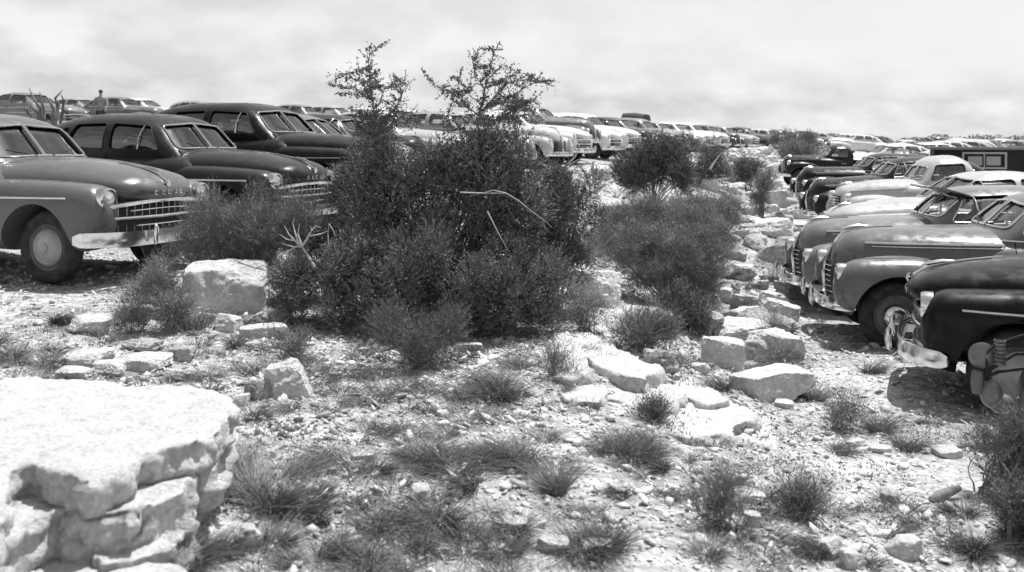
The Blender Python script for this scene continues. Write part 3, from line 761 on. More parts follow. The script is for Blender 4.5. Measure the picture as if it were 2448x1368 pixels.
def build_ground():
    def axis(c, s, lo, hi, n):
        a, b = np.arcsinh((lo - c) / s), np.arcsinh((hi - c) / s)
        return c + s * np.sinh(np.linspace(a, b, n))
    X = axis(0, 2.2, -900, 900, 620); Y = axis(5.5, 2.2, -60, 1600, 560)
    gx, gy = np.meshgrid(X, Y); x, y = gx.ravel(), gy.ravel()
    z = ground_h(x, y)
    ny, nx = gx.shape; i = np.arange(ny - 1)[:, None] * nx + np.arange(nx - 1)[None]
    q = np.stack([i, i + 1, i + nx + 1, i + nx], -1).reshape(-1, 4)
    m, nt, b = new_mat('limestone_ground')
    N = nt.nodes; L = nt.links; tc = N.new('ShaderNodeTexCoord')
    def noise(s, d=6, rgh=.6):
        n = N.new('ShaderNodeTexNoise'); n.inputs['Scale'].default_value = s; n.inputs['Detail'].default_value = d; n.inputs['Roughness'].default_value = rgh
        L.new(tc.outputs['Object'], n.inputs['Vector']); return n
    def ramp(src, a, ca, bb, cb):
        r = N.new('ShaderNodeValToRGB'); r.color_ramp.elements[0].position = a; r.color_ramp.elements[0].color = g(ca)
        r.color_ramp.elements[1].position = bb; r.color_ramp.elements[1].color = g(cb); L.new(src, r.inputs['Fac']); return r.outputs['Color']
    def mul(a, c):
        mx = N.new('ShaderNodeMix'); mx.data_type = 'RGBA'; mx.blend_type = 'MULTIPLY'; mx.inputs[0].default_value = 1
        L.new(a, mx.inputs[6]); L.new(c, mx.inputs[7]); return mx.outputs[2]
    v = N.new('ShaderNodeTexVoronoi'); v.inputs['Scale'].default_value = 26; L.new(tc.outputs['Object'], v.inputs['Vector'])
    sp = N.new('ShaderNodeSeparateColor'); L.new(v.outputs['Color'], sp.inputs['Color'])
    c1 = ramp(noise(1.3).outputs['Fac'], .36, .36, .62, .61)
    c2 = ramp(noise(9).outputs['Fac'], .34, .62, .6, 1.0)
    c3 = ramp(sp.outputs[0], .0, .62, 1.0, 1.15)
    L.new(mul(mul(c1, c2), c3), b.inputs['Base Color'])
    b.inputs['Roughness'].default_value = .95; b.inputs['Specular IOR Level'].default_value = .2
    bp = N.new('ShaderNodeBump'); bp.inputs['Strength'].default_value = .9; bp.inputs['Distance'].default_value = .012
    v2 = N.new('ShaderNodeTexVoronoi'); v2.inputs['Scale'].default_value = 38; L.new(tc.outputs['Object'], v2.inputs['Vector'])
    bp2 = N.new('ShaderNodeBump'); bp2.inputs['Strength'].default_value = .7; bp2.inputs['Distance'].default_value = .02
    L.new(v2.outputs['Distance'], bp.inputs['Height']); L.new(noise(22, 8, .7).outputs['Fac'], bp2.inputs['Height'])
    L.new(bp.outputs['Normal'], bp2.inputs['Normal']); L.new(bp2.outputs['Normal'], b.inputs['Normal'])
    o = obj('ground', npmesh('ground', np.stack([x, y, z], 1), q, m, smooth=True)); tag(o, kind='structure')
build_ground()

# ------------------------------------------------------------------ rocks
def ico(sub):
    bm = bmesh.new(); bmesh.ops.create_icosphere(bm, subdivisions=sub, radius=1)
    V = np.array([v.co[:] for v in bm.verts]); Fc = np.array([[v.index for v in f.verts] for f in bm.faces]); bm.free(); return V, Fc
ICO1, ICO2, ICO4, ICO5 = ico(1), ico(2), ico(4), ico(5)

def rock_verts(size, seed, cuts=9, rough=0.05, boxy=0.55, base=ICO5, flat=0.25):
    rng = np.random.RandomState(seed); V, Fc = base; V = V.copy()
    p = 2 + boxy * 8; V = V / (np.abs(V) ** p).sum(1, keepdims=True) ** (1 / p)
    for k in range(cuts):
        n = rng.normal(size=3); n[2] *= .8; n /= np.linalg.norm(n)
        d = rng.uniform(.72, 1.02) * np.percentile(V @ n, 97)
        s = V @ n - d; V = V - np.maximum(s, 0)[:, None] * n[None]
    # flattish broken top, tilted a little
    n = np.array([rng.uniform(-.22, .22), rng.uniform(-.22, .22), 1.0]); n /= np.linalg.norm(n)
    s = V @ n - (1 - flat); V = V - np.maximum(s, 0)[:, None] * n[None] * .9
    V[:, 2] = np.maximum(V[:, 2], -.75)
    S = np.array(size) / 2; W = V * S; sc = float(np.mean(size))
    nrm = V / np.linalg.norm(V, axis=1, keepdims=True)
    k = 1 / sc
    W = W + nrm * (rough * sc * (.45 * fbm(W * 2.4 * k, seed, 2) + .5 * fbm(W * 8 * k, seed + 3, 3) + .40 * fbm(W * 24 * k, seed + 5, 3)))[:, None]
    side = 1 - np.abs(nrm[:, 2])
    W = W + nrm * (rough * .6 * sc * side * np.round(fbm(np.stack([W[:, 0] * .6, W[:, 1] * .6, W[:, 2] * 9], 1) * k, seed + 9, 2) * 1.6) / 1.6)[:, None]
    return W, Fc

def rock(box, label, h=1.0, dep=0.8, yaw=None, seed=None, mat='rock', boxy=.55, sink=.16, cuts=9, rough=.045, flat=.25, name='boulder', tilt=(0, 0), cat='rock', Y=None, base=ICO5):
    """box = x0,y0,x1,y1 in photo pixels; the rock stands on the ground at its lower edge"""
    x0, y0, x1, y1 = box; seed = seed if seed is not None else int(x0 * 7 + y0) % 9973
    py = y1 - (y1 - y0) * .12
    p = gp((x0 + x1) / 2, py)
    if Y: p = Vector((((x0 + x1) / 2 - 1224) / F * Y, Y, gz(((x0 + x1) / 2 - 1224) / F * Y, Y)))
    w = (x1 - x0) / F * p.y; H = (y1 - y0) / F * p.y * h
    rng = random.Random(seed)
    W, Fc = rock_verts((w * 1.04, w * dep, H * 1.55), seed, cuts=cuts, rough=rough, boxy=boxy, base=base, flat=flat)
    z0 = W[:, 2].min(); W[:, 2] -= z0; top = W[:, 2].max(); W[:, 2] *= (H * (1 + sink)) / top
    o = obj(name, npmesh(name, W, Fc, M[mat], smooth=True))
    o.location = (p.x, p.y + w * dep * .30, p.z - H * sink)
    o.rotation_euler = (tilt[0], tilt[1], yaw if yaw is not None else rng.uniform(-.25, .25))
    o.data.set_sharp_from_angle(angle=math.radians(34))
    return tag(o, label, cat, 'loose limestone boulders' if cat == 'rock' else None)

def slab(outline, ztop, thick, label, seed=1, vox=.03, mat='rock', name='rock_slab', tilt=(0, 0), amp=.02, group=None, parent=None, under=.0, top=0.0):
    """outline in photo pixels of the top face lying at height ztop (relative to the eye)"""
    pts = []
    for (px, py) in outline:
        Y = -ztop * F / (py - HZ); pts.append(((px - 1224) / F * Y, Y))
    return slab_xy(pts, ztop + EYE, thick, label, seed, vox, mat, name, tilt, amp, group, parent, under, top)
def slab_xy(pts, zt, thick, label, seed=1, vox=.03, mat='rock', name='rock_slab', tilt=(0, 0), amp=.02, group=None, parent=None, under=.0, top=0.0):
    rng = random.Random(seed)
    fine = []
    n = len(pts); cx = sum(p[0] for p in pts) / n; cy = sum(p[1] for p in pts) / n
    for i in range(n):
        a = Vector(pts[i]); b = Vector(pts[(i + 1) % n]); k = max(1, int((b - a).length / .09))
        for j in range(k):
            q = a.lerp(b, j / k); fine.append((q.x - cx + rng.uniform(-.022, .022), q.y - cy + rng.uniform(-.022, .022)))
    n = len(fine); vs = [(x, y, 0) for x, y in fine] + [(x * (1 - under) , y * (1 - under), -thick) for x, y in fine]
    fs = [tuple(range(n)), tuple(range(2 * n - 1, n - 1, -1))] + [(k, n + k, n + (k + 1) % n, (k + 1) % n) for k in range(n)]
    me = bpy.data.meshes.new('tmp'); me.from_pydata(vs, [], fs); me.update()
    bm = bmesh.new(); bm.from_mesh(me); bmesh.ops.recalc_face_normals(bm, faces=bm.faces); bm.to_mesh(me); bm.free()
    t = bpy.data.objects.new('tmp', me); COL.objects.link(t)
    md = t.modifiers.new('r', 'REMESH'); md.mode = 'VOXEL'; md.voxel_size = vox
    dg = bpy.context.evaluated_depsgraph_get(); dg.update(); r = bpy.data.meshes.new_from_object(t.evaluated_get(dg)); bpy.data.objects.remove(t)
    N_ = len(r.vertices); V = np.empty(N_ * 3); r.vertices.foreach_get('co', V); V = V.reshape(-1, 3)
    NN = np.empty(N_ * 3); r.vertices.foreach_get('normal', NN); NN = NN.reshape(-1, 3)
    topm = np.clip(NN[:, 2], 0, 1)[:, None]
    sd = 1 - np.abs(NN[:, 2])
    d = amp * (.55 * fbm(V * 2.2, seed, 2) + .55 * fbm(V * 9, seed + 2, 3) + .38 * fbm(V * 30, seed + 7, 3)) * (.4 + .6 * sd)
    wv = V + .05 * np.stack([fbm(V * 5, seed + 21, 2), fbm(V * 5, seed + 22, 2), .35 * fbm(V * 5, seed + 23, 2)], 1)
    c1 = np.floor(wv * np.array([4.2, 4.2, 11.0])); c2 = np.floor(wv * np.array([9.0, 9.0, 23.0]) + .4)
    step = amp * sd * (1.25 * _hash(c1[:, 0], c1[:, 1], c1[:, 2], seed) + .6 * _hash(c2[:, 0], c2[:, 1], c2[:, 2], seed + 1))
    V = V + NN * (d + step)[:, None]
    if top:
        w2 = V + .12 * np.stack([fbm(V * 3, seed + 31, 3), fbm(V * 3, seed + 32, 3), V[:, 2] * 0], 1)
        k1 = np.floor(w2 * np.array([3.1, 4.6, 0])); k2 = np.floor(w2 * np.array([7.0, 9.0, 0]) + .3)
        V[:, 2] += top * topm[:, 0] * (_hash(k1[:, 0], k1[:, 1], k1[:, 2], seed) + .4 * _hash(k2[:, 0], k2[:, 1], k2[:, 2], seed + 1))
    V[:, 2] += V[:, 0] * tilt[0] + V[:, 1] * tilt[1]
    r.vertices.foreach_set('co', V.ravel()); r.update(); r.name = name
    r.materials.clear(); r.materials.append(M[mat])
    r.polygons.foreach_set('use_smooth', [True] * len(r.polygons))
    o = obj(name, r, parent); o.location = (cx, cy, zt)
    if label: tag(o, label, 'rock', group)
    return o

# the big shelf of rock in the near left corner, and the pieces under it
G1 = 'limestone ledge slabs'
slab([(-260,930),(60,903),(240,908),(330,925),(440,922),(560,952),(556,992),(520,1035),(430,1072),(330,1085),(290,1125),(190,1150),(130,1118),(40,1112),(18,1190),(-20,1290),(-420,1290)], -1.20, .135,
     'broad flat pale slab filling the lower left corner, topmost layer of the rock shelf', seed=3, vox=.017, amp=.020, group=G1, under=.02)
slab([(-200,1010),(440,1010),(545,1052),(505,1105),(455,1125),(450,1180),(360,1215),(240,1228),(130,1220),(60,1262),(-40,1340),(-300,1330)], -1.325, .19,
     'second layer of cracked limestone showing just under the broad corner slab', seed=8, vox=.018, amp=.026, group=G1)
slab([(-150,1120),(380,1105),(480,1170),(470,1260),(400,1310),(250,1300),(160,1340),(-100,1390)], -1.50, .3,
     'lowest hollowed limestone layer beneath the corner shelf, half hidden by grass', seed=12, vox=.03, amp=.03, group=G1, mat='rock_grey')
slab([(100,1262),(190,1222),(300,1232),(405,1262),(420,1290),(350,1318),(250,1340),(200,1310)], -1.455, .07,
     'thin tilted flagstone lying loose below the corner shelf', seed=21, vox=.018, amp=.012, tilt=(-.05, .05), group=G1, under=.1)
slab([(40,1290),(150,1285),(240,1335),(420,1345),(500,1400),(200,1440),(0,1430)], -1.50, .2,
     'pale rock under the thin flagstone at the bottom edge of the picture', seed=23, vox=.025, amp=.02, group=G1)
# the broken ledge right of the big bush
slab([(1345,797),(1408,795),(1471,826),(1526,852),(1580,872),(1548,906),(1500,900),(1440,880),(1368,846)], -1.62, .16,
     'narrow pale ledge slab running down from the big bush toward the lower cars', seed=31, vox=.025, amp=.02, tilt=(-.05, 0), group=G1)
slab([(1430,880),(1500,896),(1560,905),(1640,925),(1610,960),(1500,965),(1420,940),(1370,915)], -1.72, .2,
     'sloping bedrock patch just below the narrow ledge slab, chips lying on it', seed=33, vox=.025, amp=.03, tilt=(-.06, .02), group=G1)
slab([(1400,960),(1459,935),(1560,940),(1645,922),(1716,930),(1755,955),(1810,978),(1740,1030),(1640,1050),(1540,1030),(1440,1005)], -1.80, .24,
     'wide bright rock shelf with the dark spiky plant growing on it', seed=36, vox=.025, amp=.025, tilt=(-.05, .0), group=G1)
slab([(1480,1020),(1600,1025),(1710,1010),(1780,1000),(1770,1045),(1700,1075),(1640,1100),(1520,1075)], -1.93, .16,
     'low broken shelf edge below the dark spiky plant', seed=39, vox=.025, amp=.035, group=G1)
slab([(1300,905),(1390,900),(1450,925),(1440,965),(1380,960),(1320,935)], -1.675, .10,
     'low worn bedrock patch left of the sloping one, half buried in chips', seed=51, vox=.022, amp=.02, group=G1)
slab([(1600,905),(1650,925),(1700,930),(1745,955),(1700,968),(1640,950)], -1.78, .22,
     'raised pale edge of the bright rock shelf where it meets the gully', seed=53, vox=.022, amp=.025, group=G1)
slab([(1700,1000),(1790,985),(1850,1015),(1835,1050),(1760,1060),(1700,1035)], -1.96, .14,
     'last pale step of the shelf, nearest the wedge shaped boulder', seed=55, vox=.022, amp=.03, group=G1)
slab([(1560,1090),(1660,1075),(1750,1100),(1770,1135),(1680,1150),(1590,1130)], -1.96, .10,
     'flat pale bedrock showing through the chips below the shelf', seed=57, vox=.022, amp=.025, group=G1)
slab([(1360,905),(1480,870),(1570,900),(1650,912),(1760,948),(1840,985),(1865,1035),(1790,1080),(1700,1125),(1570,1108),(1470,1058),(1400,1005),(1335,955)], -1.835, .22,
     'long fractured white bedrock shelf running down beside the gully toward the wedge shaped boulder', seed=71, vox=.02, amp=.03, group=G1, tilt=(-.17, .03), top=.03)
slab([(1270,800),(1345,795),(1400,850),(1420,890),(1350,900),(1290,860)], -1.60, .10,
     'low bedrock step between the thicket and the narrow pale ledge slab', seed=73, vox=.022, amp=.02, group=G1, tilt=(-.04, .0), top=.02)
slab([(1440,735),(1520,728),(1578,735),(1575,770),(1520,800),(1460,812),(1425,790)], -1.62, .14,
     'flat pale slab behind the rounded feathery shrub, below the pale block', seed=41, vox=.025, amp=.018, group=G1)
slab([(1500,1118),(1580,1112),(1650,1150),(1640,1180),(1560,1170),(1510,1150)], -1.90, .09,
     'small flat outcrop in the chips below the shelf edge', seed=43, vox=.02, amp=.02, group=G1)

R = [
 ((436,625,623,762),'large pale block with flat lit top beside the fine shrub and the first sedan', dict(h=.86, dep=.62, yaw=.18, boxy=.8, cuts=5, flat=.1, rough=.032, seed=77)),
 ((1365,648,1492,740),'pale square block at the right foot of the big bush', dict(h=.9, dep=.7, boxy=.8, cuts=5, seed=12)),
 ((1773,886,1941,972),'lone wedge shaped boulder with dark left face, nearest the black car', dict(h=.82, dep=.8, boxy=.7, yaw=.5, cuts=6, seed=5, rough=.03, flat=.2)),
 ((1686,808,1780,887),'block with grey lower face standing right of the gully shrub', dict(h=.9, dep=.8, boxy=.8, cuts=5)),
 ((1700,764,1838,822),'flat topped boulder resting behind the grey faced block', dict(h=.8, dep=.8, yaw=.2)),
 ((1777,812,1836,862),'squat grey boulder wedged between two larger ones', dict(mat='rock_grey')),
 ((1791,773,1921,862),'long boulder sloping toward the round fendered car', dict(h=.7, dep=.6, yaw=-.45, tilt=(0,.16))),
 ((1751,742,1836,778),'low pointed boulder at the top of the gully heap', dict()),
 ((1808,710,1908,777),'slab shaped boulder leaning in front of the round fendered car', dict(h=.72, dep=.6, yaw=-.4, tilt=(0,.15))),
 ((1834,768,1899,798),'thin flat boulder beside the shadow of the round fendered car', dict(h=.8)),
 ((1816,688,1892,735),'narrow boulder lying toward the bumper of the second right hand car', dict(h=.7, yaw=-.5, tilt=(0,.2))),
 ((1716,692,1757,728),'small rounded boulder against the edge of the wispy shrub', dict(boxy=.1)),
 ((1751,708,1812,750),'crumbling grey boulder with a hollow behind it', dict(mat='rock_grey', rough=.08)),
 ((1716,632,1804,672),'overhanging flat boulder above the dark hollow', dict(h=.8, flat=.4)),
 ((1676,738,1702,812),'upright narrow stone at the edge of the gully shrub', dict(dep=.9, mat='rock_grey')),
 ((1657,870,1702,896),'small pale stone in the grass under the gully shrub', dict(boxy=.2)),
 ((1546,836,1622,905),'craggy grey boulder at the end of the narrow ledge', dict(mat='rock_grey', rough=.07, h=.8)),
 ((1812,521,1906,575),'rounded white boulder, largest on the bank above the right hand cars', dict(boxy=.25, h=.9)),
 ((1833,496,1866,520),'small egg shaped boulder above the largest white one on the bank', dict(boxy=.1)),
 ((1842,462,1897,504),'square white boulder half way up the bank', dict(boxy=.7)),
 ((1880,480,1909,517),'grey stone beside the square white boulder', dict(mat='rock_grey')),
 ((1853,510,1902,538),'low grey boulder under the square white one', dict(mat='rock_grey', h=.8)),
 ((1900,504,1937,526),'small flat stone near the black car bumpers', dict()),
 ((1838,430,1881,465),'lumpy white boulder near the black pickup wheel', dict(boxy=.1, rough=.08)),
 ((1834,394,1863,432),'upright pale rock beside the black pickup nose', dict(boxy=.3)),
 ((1756,356,1858,402),'wide white outcrop at the head of the bank beside the dark pickup', dict(dep=1.4, rough=.07, boxy=.2)),
 ((1680,430,1719,459),'round white boulder between the two far shrubs', dict(boxy=.1)),
 ((1636,400,1685,443),'jagged white boulder right of the round dark bush', dict(rough=.08)),
 ((1741,451,1765,468),'tiny white stone in the feathery weeds', dict(boxy=.1)),
 ((1778,456,1823,471),'row like flat white stone behind the feathery weeds', dict(h=.8)),
 ((1750,482,1771,499),'single white stone alone in the weeds', dict(boxy=.2)),
 ((1769,534,1811,557),'grey stone left of the largest white boulder', dict(mat='rock_grey')),
 ((1515,484,1584,518),'flat topped white boulder behind the wispy shrubs', dict(dep=.9)),
 ((1414,402,1459,438),'white boulder just right of the big bush near the pale cars', dict(boxy=.3)),
 ((157,757,254,805),'bright boulder left of the dark grass clump', dict(boxy=.3, h=.8)),
 ((243,737,368,780),'low pale boulder behind the small shrublet', dict(h=.8, dep=.6)),
 ((160,832,256,879),'sharp edged bright boulder lying above the corner slab', dict(h=.85, yaw=.2)),
 ((134,872,208,902),'grey stone tucked under the sharp edged bright boulder', dict(h=.8)),
 ((220,858,288,894),'pale stone right of the sharp edged bright boulder', dict(h=.8)),
 ((275,835,397,879),'long low rock in the middle of the stony strip', dict(h=.7, dep=.6)),
 ((292,810,374,839),'low grey rock behind the long low one', dict(mat='rock_grey', h=.8)),
 ((386,821,459,859),'grey rock at the right end of the stony strip', dict(h=.8, mat='rock_grey')),
 ((515,762,574,802),'pale stone under the large block with a tuft in front', dict()),
 ((572,776,682,814),'low pale rock right of the large block', dict(h=.7, dep=.6)),
 ((585,912,652,958),'brownish round stone, leftmost of the group of three', dict(boxy=.15, mat='rock_grey')),
 ((637,886,692,930),'pale stone at the back of the group of three', dict(boxy=.3)),
 ((650,874,747,962),'tall leaning stone, biggest of the group of three', dict(dep=.7, yaw=.3, tilt=(.1,-.35), boxy=.6)),
 ((556,940,592,968),'small pale stone on the end of the corner slab', dict()),
 ((2016,1328,2068,1372),'pale block by the bottom edge, nearest right of centre', dict(boxy=.6, yaw=.5)),
 ((2133,1282,2227,1345),'smooth pale flat stone in the lower right ground', dict(h=.75, boxy=.3)),
 ((1960,1290,2015,1345),'narrow pale stone beside the block at the bottom edge', dict(yaw=.9, h=.7)),
 ((1781,1240,1819,1272),'bright stone right of the low dark shrublet', dict()),
 ((1668,1200,1716,1222),'flat bright chip by the low dark shrublet', dict(h=.8)),
 ((1750,1172,1830,1204),'flat rock in the middle of the right hand stones', dict(h=.7)),
 ((2026,1054,2074,1080),'bright stone at the edge of the track below the black car', dict(h=.8)),
 ((1990,1062,2028,1076),'flat stone left of the bright track edge stone', dict(h=.8)),
 ((2080,1068,2130,1088),'low stone right of the bright track edge stone', dict(h=.8)),
 ((2110,1172,2150,1196),'dark backed stone in the chips near the fallen log', dict(mat='rock_grey')),
 ((2240,1075,2300,1100),'bright stone left of the dark corner shrub', dict(h=.8)),
 ((1287,1308,1360,1345),'bright rounded stone in the bottom centre', dict(boxy=.2, h=.8)),
 ((1395,1310,1470,1350),'second bright stone of the bottom centre, right of the rounded one', dict(h=.7)),
 ((975,1170,1025,1210),'pointed white stone among grass tufts', dict(boxy=.3)),
 ((1180,1262,1260,1300),'pale stone in the blurred grass near the bottom', dict(h=.7)),
 ((1085,826,1150,850),'pale chip of rock in front of the big bush', dict(h=.8)),
 ((840,775,880,800),'white angular stone at the left foot of the big bush', dict()),
 ((640,755,690,785),'grey stone between the large block and the big bush', dict(mat='rock_grey')),
 ((560,1255,620,1310),'rounded stone behind the grass clump at the bottom', dict(boxy=.1)),
 ((840,1075,890,1095),'flat grey chip in the middle ground', dict(h=.7)),
 ((1855,965,1900,985),'small flat stone beside the wedge shaped boulder', dict(h=.8)),
]
for bx, lb, kw in R:
    kw = dict(kw)
    if (bx[2] - bx[0]) < 62: kw['base'] = ICO4 if 'ICO4' in globals() else ICO5
    rock(bx, lb, **kw)

# rocks tumbled down the bank between the two car parks
def bank():
    rng = np.random.RandomState(40); ms = []
    for k in range(7):
        W, Fc = rock_verts((1, .85, .7), 300 + k, cuts=9, rough=.07, boxy=.3, base=ICO4)
        me = npmesh('boulder', W, Fc, M['rock' if k % 3 else 'rock_grey'], smooth=True); me.set_sharp_from_angle(angle=math.radians(34)); ms.append(me)
    pts = [(2.15,9.0),(2.5,11),(3.2,13.5),(4.5,17),(5.7,20.5),(6.9,24.5),(8.0,29),(9.2,34),(9.6,38),(11,45)]
    ys = [p[1] for p in pts]; xs = [p[0] for p in pts]
    for i in range(120):
        y = 8.6 + 30 * rng.rand() ** 1.25; x = np.interp(y, ys, xs) + rng.normal() * (.28 + .018 * y) - .1
        s = rng.uniform(.14, .46) * (1 + .02 * y)
        o = obj('boulder', ms[i % 7]); o.location = (x, y, gz(x, y) + s * .12); o.scale = (s, s * rng.uniform(.7, 1.1), s * rng.uniform(.6, 1.0)); o.rotation_euler = (rng.normal() * .15, rng.normal() * .15, rng.rand() * 6.28)
        tag(o, 'white limestone rock tumbled among others along the bank above the lower cars', 'rock', 'white rocks tumbled along the bank')
bank()
# loose chips, uncountable: one object
def chips():
    rng = np.random.RandomState(11)
    V1, F1 = ICO1; V0, F0 = ico(1)[0], ico(1)[1]
    var = []
    for k in range(10):
        v = V0.copy(); v = v * rng.uniform(.75, 1.35, size=(len(v), 1))
        for c in range(7):
            n = rng.normal(size=3); n /= np.linalg.norm(n); d = rng.uniform(.35, .8); s = v @ n - d; v = v - np.maximum(s, 0)[:, None] * n
        v += rng.normal(size=v.shape) * .04; var.append(v)
    n = 105000
    # denser near the camera, thinning with distance: sample in the viewed wedge
    Y = 2.7 + (rng.rand(n) ** 1.25) * 13.5
    X = (rng.rand(n) * 1.3 - .65) * Y
    m2 = rng.rand(n)
    P = np.stack([X, Y, X * 0], 1)
    dens = fbm(P * .55, 3, 3) * .45 + .70 + .25 * fbm(P * 2.2, 8, 2)
    dens = np.where((X < -2.2) & (Y > 6.4), dens * .45, dens)         # smoother track under the left cars
    dens = np.where((X > 2.6) & (Y > 5.8), dens * .5, dens)
    keep = m2 < dens; X, Y = X[keep], Y[keep]; n = len(X)
    s = .0068 * (1 + rng.pareto(2.0, n) * 1.2); s = np.where(s > .050, .014, s) * (.8 + .05 * Y)
    z = ground_h(X, Y)
    yaw = rng.rand(n) * 6.283; ti = rng.normal(size=n) * .35; tj = rng.normal(size=n) * .35
    fl = rng.uniform(.22, .6, n); el = rng.uniform(.45, .95, n)
    which = rng.randint(0, 10, n); VV = np.stack(var)[which]
    VV = VV * np.stack([s * 1.2, s * 1.2 * el, s * fl], 1)[:, None, :]
    x, y, zz = VV[..., 0], VV[..., 1], VV[..., 2]
    zz = zz + x * ti[:, None] + y * tj[:, None]
    cx, sx = np.cos(yaw)[:, None], np.sin(yaw)[:, None]
    out = np.stack([x * cx - y * sx + X[:, None], x * sx + y * cx + Y[:, None], zz + (z + s * fl * .45)[:, None]], -1)
    k = V0.shape[0]; Fc = (F0[None] + (np.arange(n) * k)[:, None, None]).reshape(-1, 3)
    o = obj('rubble', npmesh('rubble', out.reshape(-1, 3), Fc, M['stone']))
    tag(o, 'pale broken limestone chips strewn over the open ground', 'rubble', kind='stuff')
chips()
# ------------------------------------------------------------------ plants
class Quads:
    def __init__(s): s.V = []; s.n = 0
    def add(s, A, B, C, D): s.V.append(np.stack([A, B, C, D], 1).reshape(-1, 3)); s.n += len(A)
    def mesh(s, name, mat):
        V = np.concatenate(s.V); return npmesh(name, V, np.arange(len(V)).reshape(-1, 4), M[mat])
def unit(v): return v / np.maximum(np.linalg.norm(v, axis=-1, keepdims=True), 1e-9)

def leaves(q, P, D, ln, wd, rng, jitter=.6):
    """P bases, D main directions; leaf = rhombus"""
    n = len(P); d = unit(D + rng.normal(size=(n, 3)) * jitter)
    s = unit(np.cross(d, rng.normal(size=(n, 3))))
    L = (ln * rng.uniform(.7, 1.3, n))[:, None]; W = (wd * rng.uniform(.7, 1.3, n))[:, None]
    m = P + d * L * .45
    q.add(P, m + s * W * .5, P + d * L, m - s * W * .5)

def blades(q, P, D, ln, wd, rng, droop=.25, seg=3):
    n = len(P); d = unit(D); s = unit(np.cross(d, rng.normal(size=(n, 3))))
    L = ln * rng.uniform(.6, 1.25, n) if np.isscalar(ln) else ln
    prev = P; dirv = d; w0 = wd
    out = unit(np.concatenate([d[:, :2], np.zeros((n, 1))], 1))
    for k in range(seg):
        nd = unit(dirv + out * droop * .5 + np.array([0, 0, -droop * .35]) * (k > 0))
        nxt = prev + nd * (L / seg)[:, None]; w1 = wd * (1 - (k + 1) / seg) + .0006
        q.add(prev - s * w0 * .5, prev + s * w0 * .5, nxt + s * w1 * .5, nxt - s * w1 * .5)
        prev, dirv, w0 = nxt, nd, w1

def sprays(q, tw, P, D, length, m, ln, wd, rng, jitter=.6, twig=.0018):
    n = len(P); D = unit(D); L = length * rng.uniform(.6, 1.2, n)
    B = unit(np.cross(D, rng.normal(size=(n, 3)))) * .25
    for j in range(m):
        t = (j + .5) / m
        p = P + D * (L * t)[:, None] + B * (L * t * t)[:, None]
        leaves(q, p, D + B * t, ln, wd, rng, jitter)
    if tw is not None:
        s = unit(np.cross(D, rng.normal(size=(n, 3)))) * twig
        e = P + D * L[:, None] + B * L[:, None]
        tw.add(P - s, P + s, e + s * .4, e - s * .4)

def lobes(clumps, Y, k, rng, r=(.22, .42)):
    """break big ellipsoids up into k smaller upright lobes, so that the outline is ragged"""
    A = np.array([c[2] * c[3] for c in clumps], float); A /= A.sum(); out = []
    for i in rng.choice(len(clumps), k, p=A):
        c = clumps[i]; y = c[4] if len(c) > 4 else Y; u = unit(rng.normal(size=(1, 3)))[0]; q = rng.rand() ** .45 * .88
        s = rng.uniform(*r) * (c[2] * c[3]) ** .5
        out.append((c[0] + u[0] * c[2] * q, c[1] - u[2] * c[3] * q, s * rng.uniform(.75, 1.05), s * rng.uniform(1.0, 1.5), y + u[1] * q * c[2] / F * y * .85))
    return out

def in_clumps(clumps, Y, n, rng, shell=.55, dy=.85):
    """ellipsoids given in photo pixels (px,py,rx,ry[,Y]) -> points, outward directions"""
    A = np.array([c[2] * c[3] for c in clumps], float); A /= A.sum(); idx = rng.choice(len(clumps), n, p=A)
    C = []; Rr = []
    for c in clumps:
        y = c[4] if len(c) > 4 else Y; p = at(c[0], c[1], y); C.append(p[:]); Rr.append((c[2] / F * y, c[2] / F * y * dy, c[3] / F * y))
    C = np.array(C)[idx]; Rr = np.array(Rr)[idx]
    u = unit(rng.normal(size=(n, 3))); r = shell + (1 - shell) * rng.rand(n) ** .6
    r = np.where(rng.rand(n) < .25, rng.rand(n) ** .5, r)
    # lobed outline
    r = r * (1 + .22 * fbm(u * 2.3 + idx[:, None] * 3.1, 4, 2))
    return C + u * Rr * r[:, None], u

def stems(tw, base, P, rng, n=40, r0=.018, spread=.08, seg=6):
    """woody stems from the base up to some of the points"""
    m = MB()
    for k in range(n):
        t = Vector(P[rng.randint(len(P))]); b = Vector(base) + Vector((rng.uniform(-spread, spread), rng.uniform(-spread, spread), -.03))
        pts = []; mid = b.lerp(t, .5) + Vector((rng.uniform(-.08, .08), rng.uniform(-.08, .08), rng.uniform(0, .15)))
        for j in range(seg + 1):
            u = j / seg; pts.append(b * (1 - u) ** 2 + mid * 2 * u * (1 - u) + t * u * u + Vector(rng.normal(size=3) * .008))
        r = r0 * rng.uniform(.5, 1.1); m.tube(pts, [r * (1 - .85 * j / seg) for j in range(seg + 1)], 5)
    return m

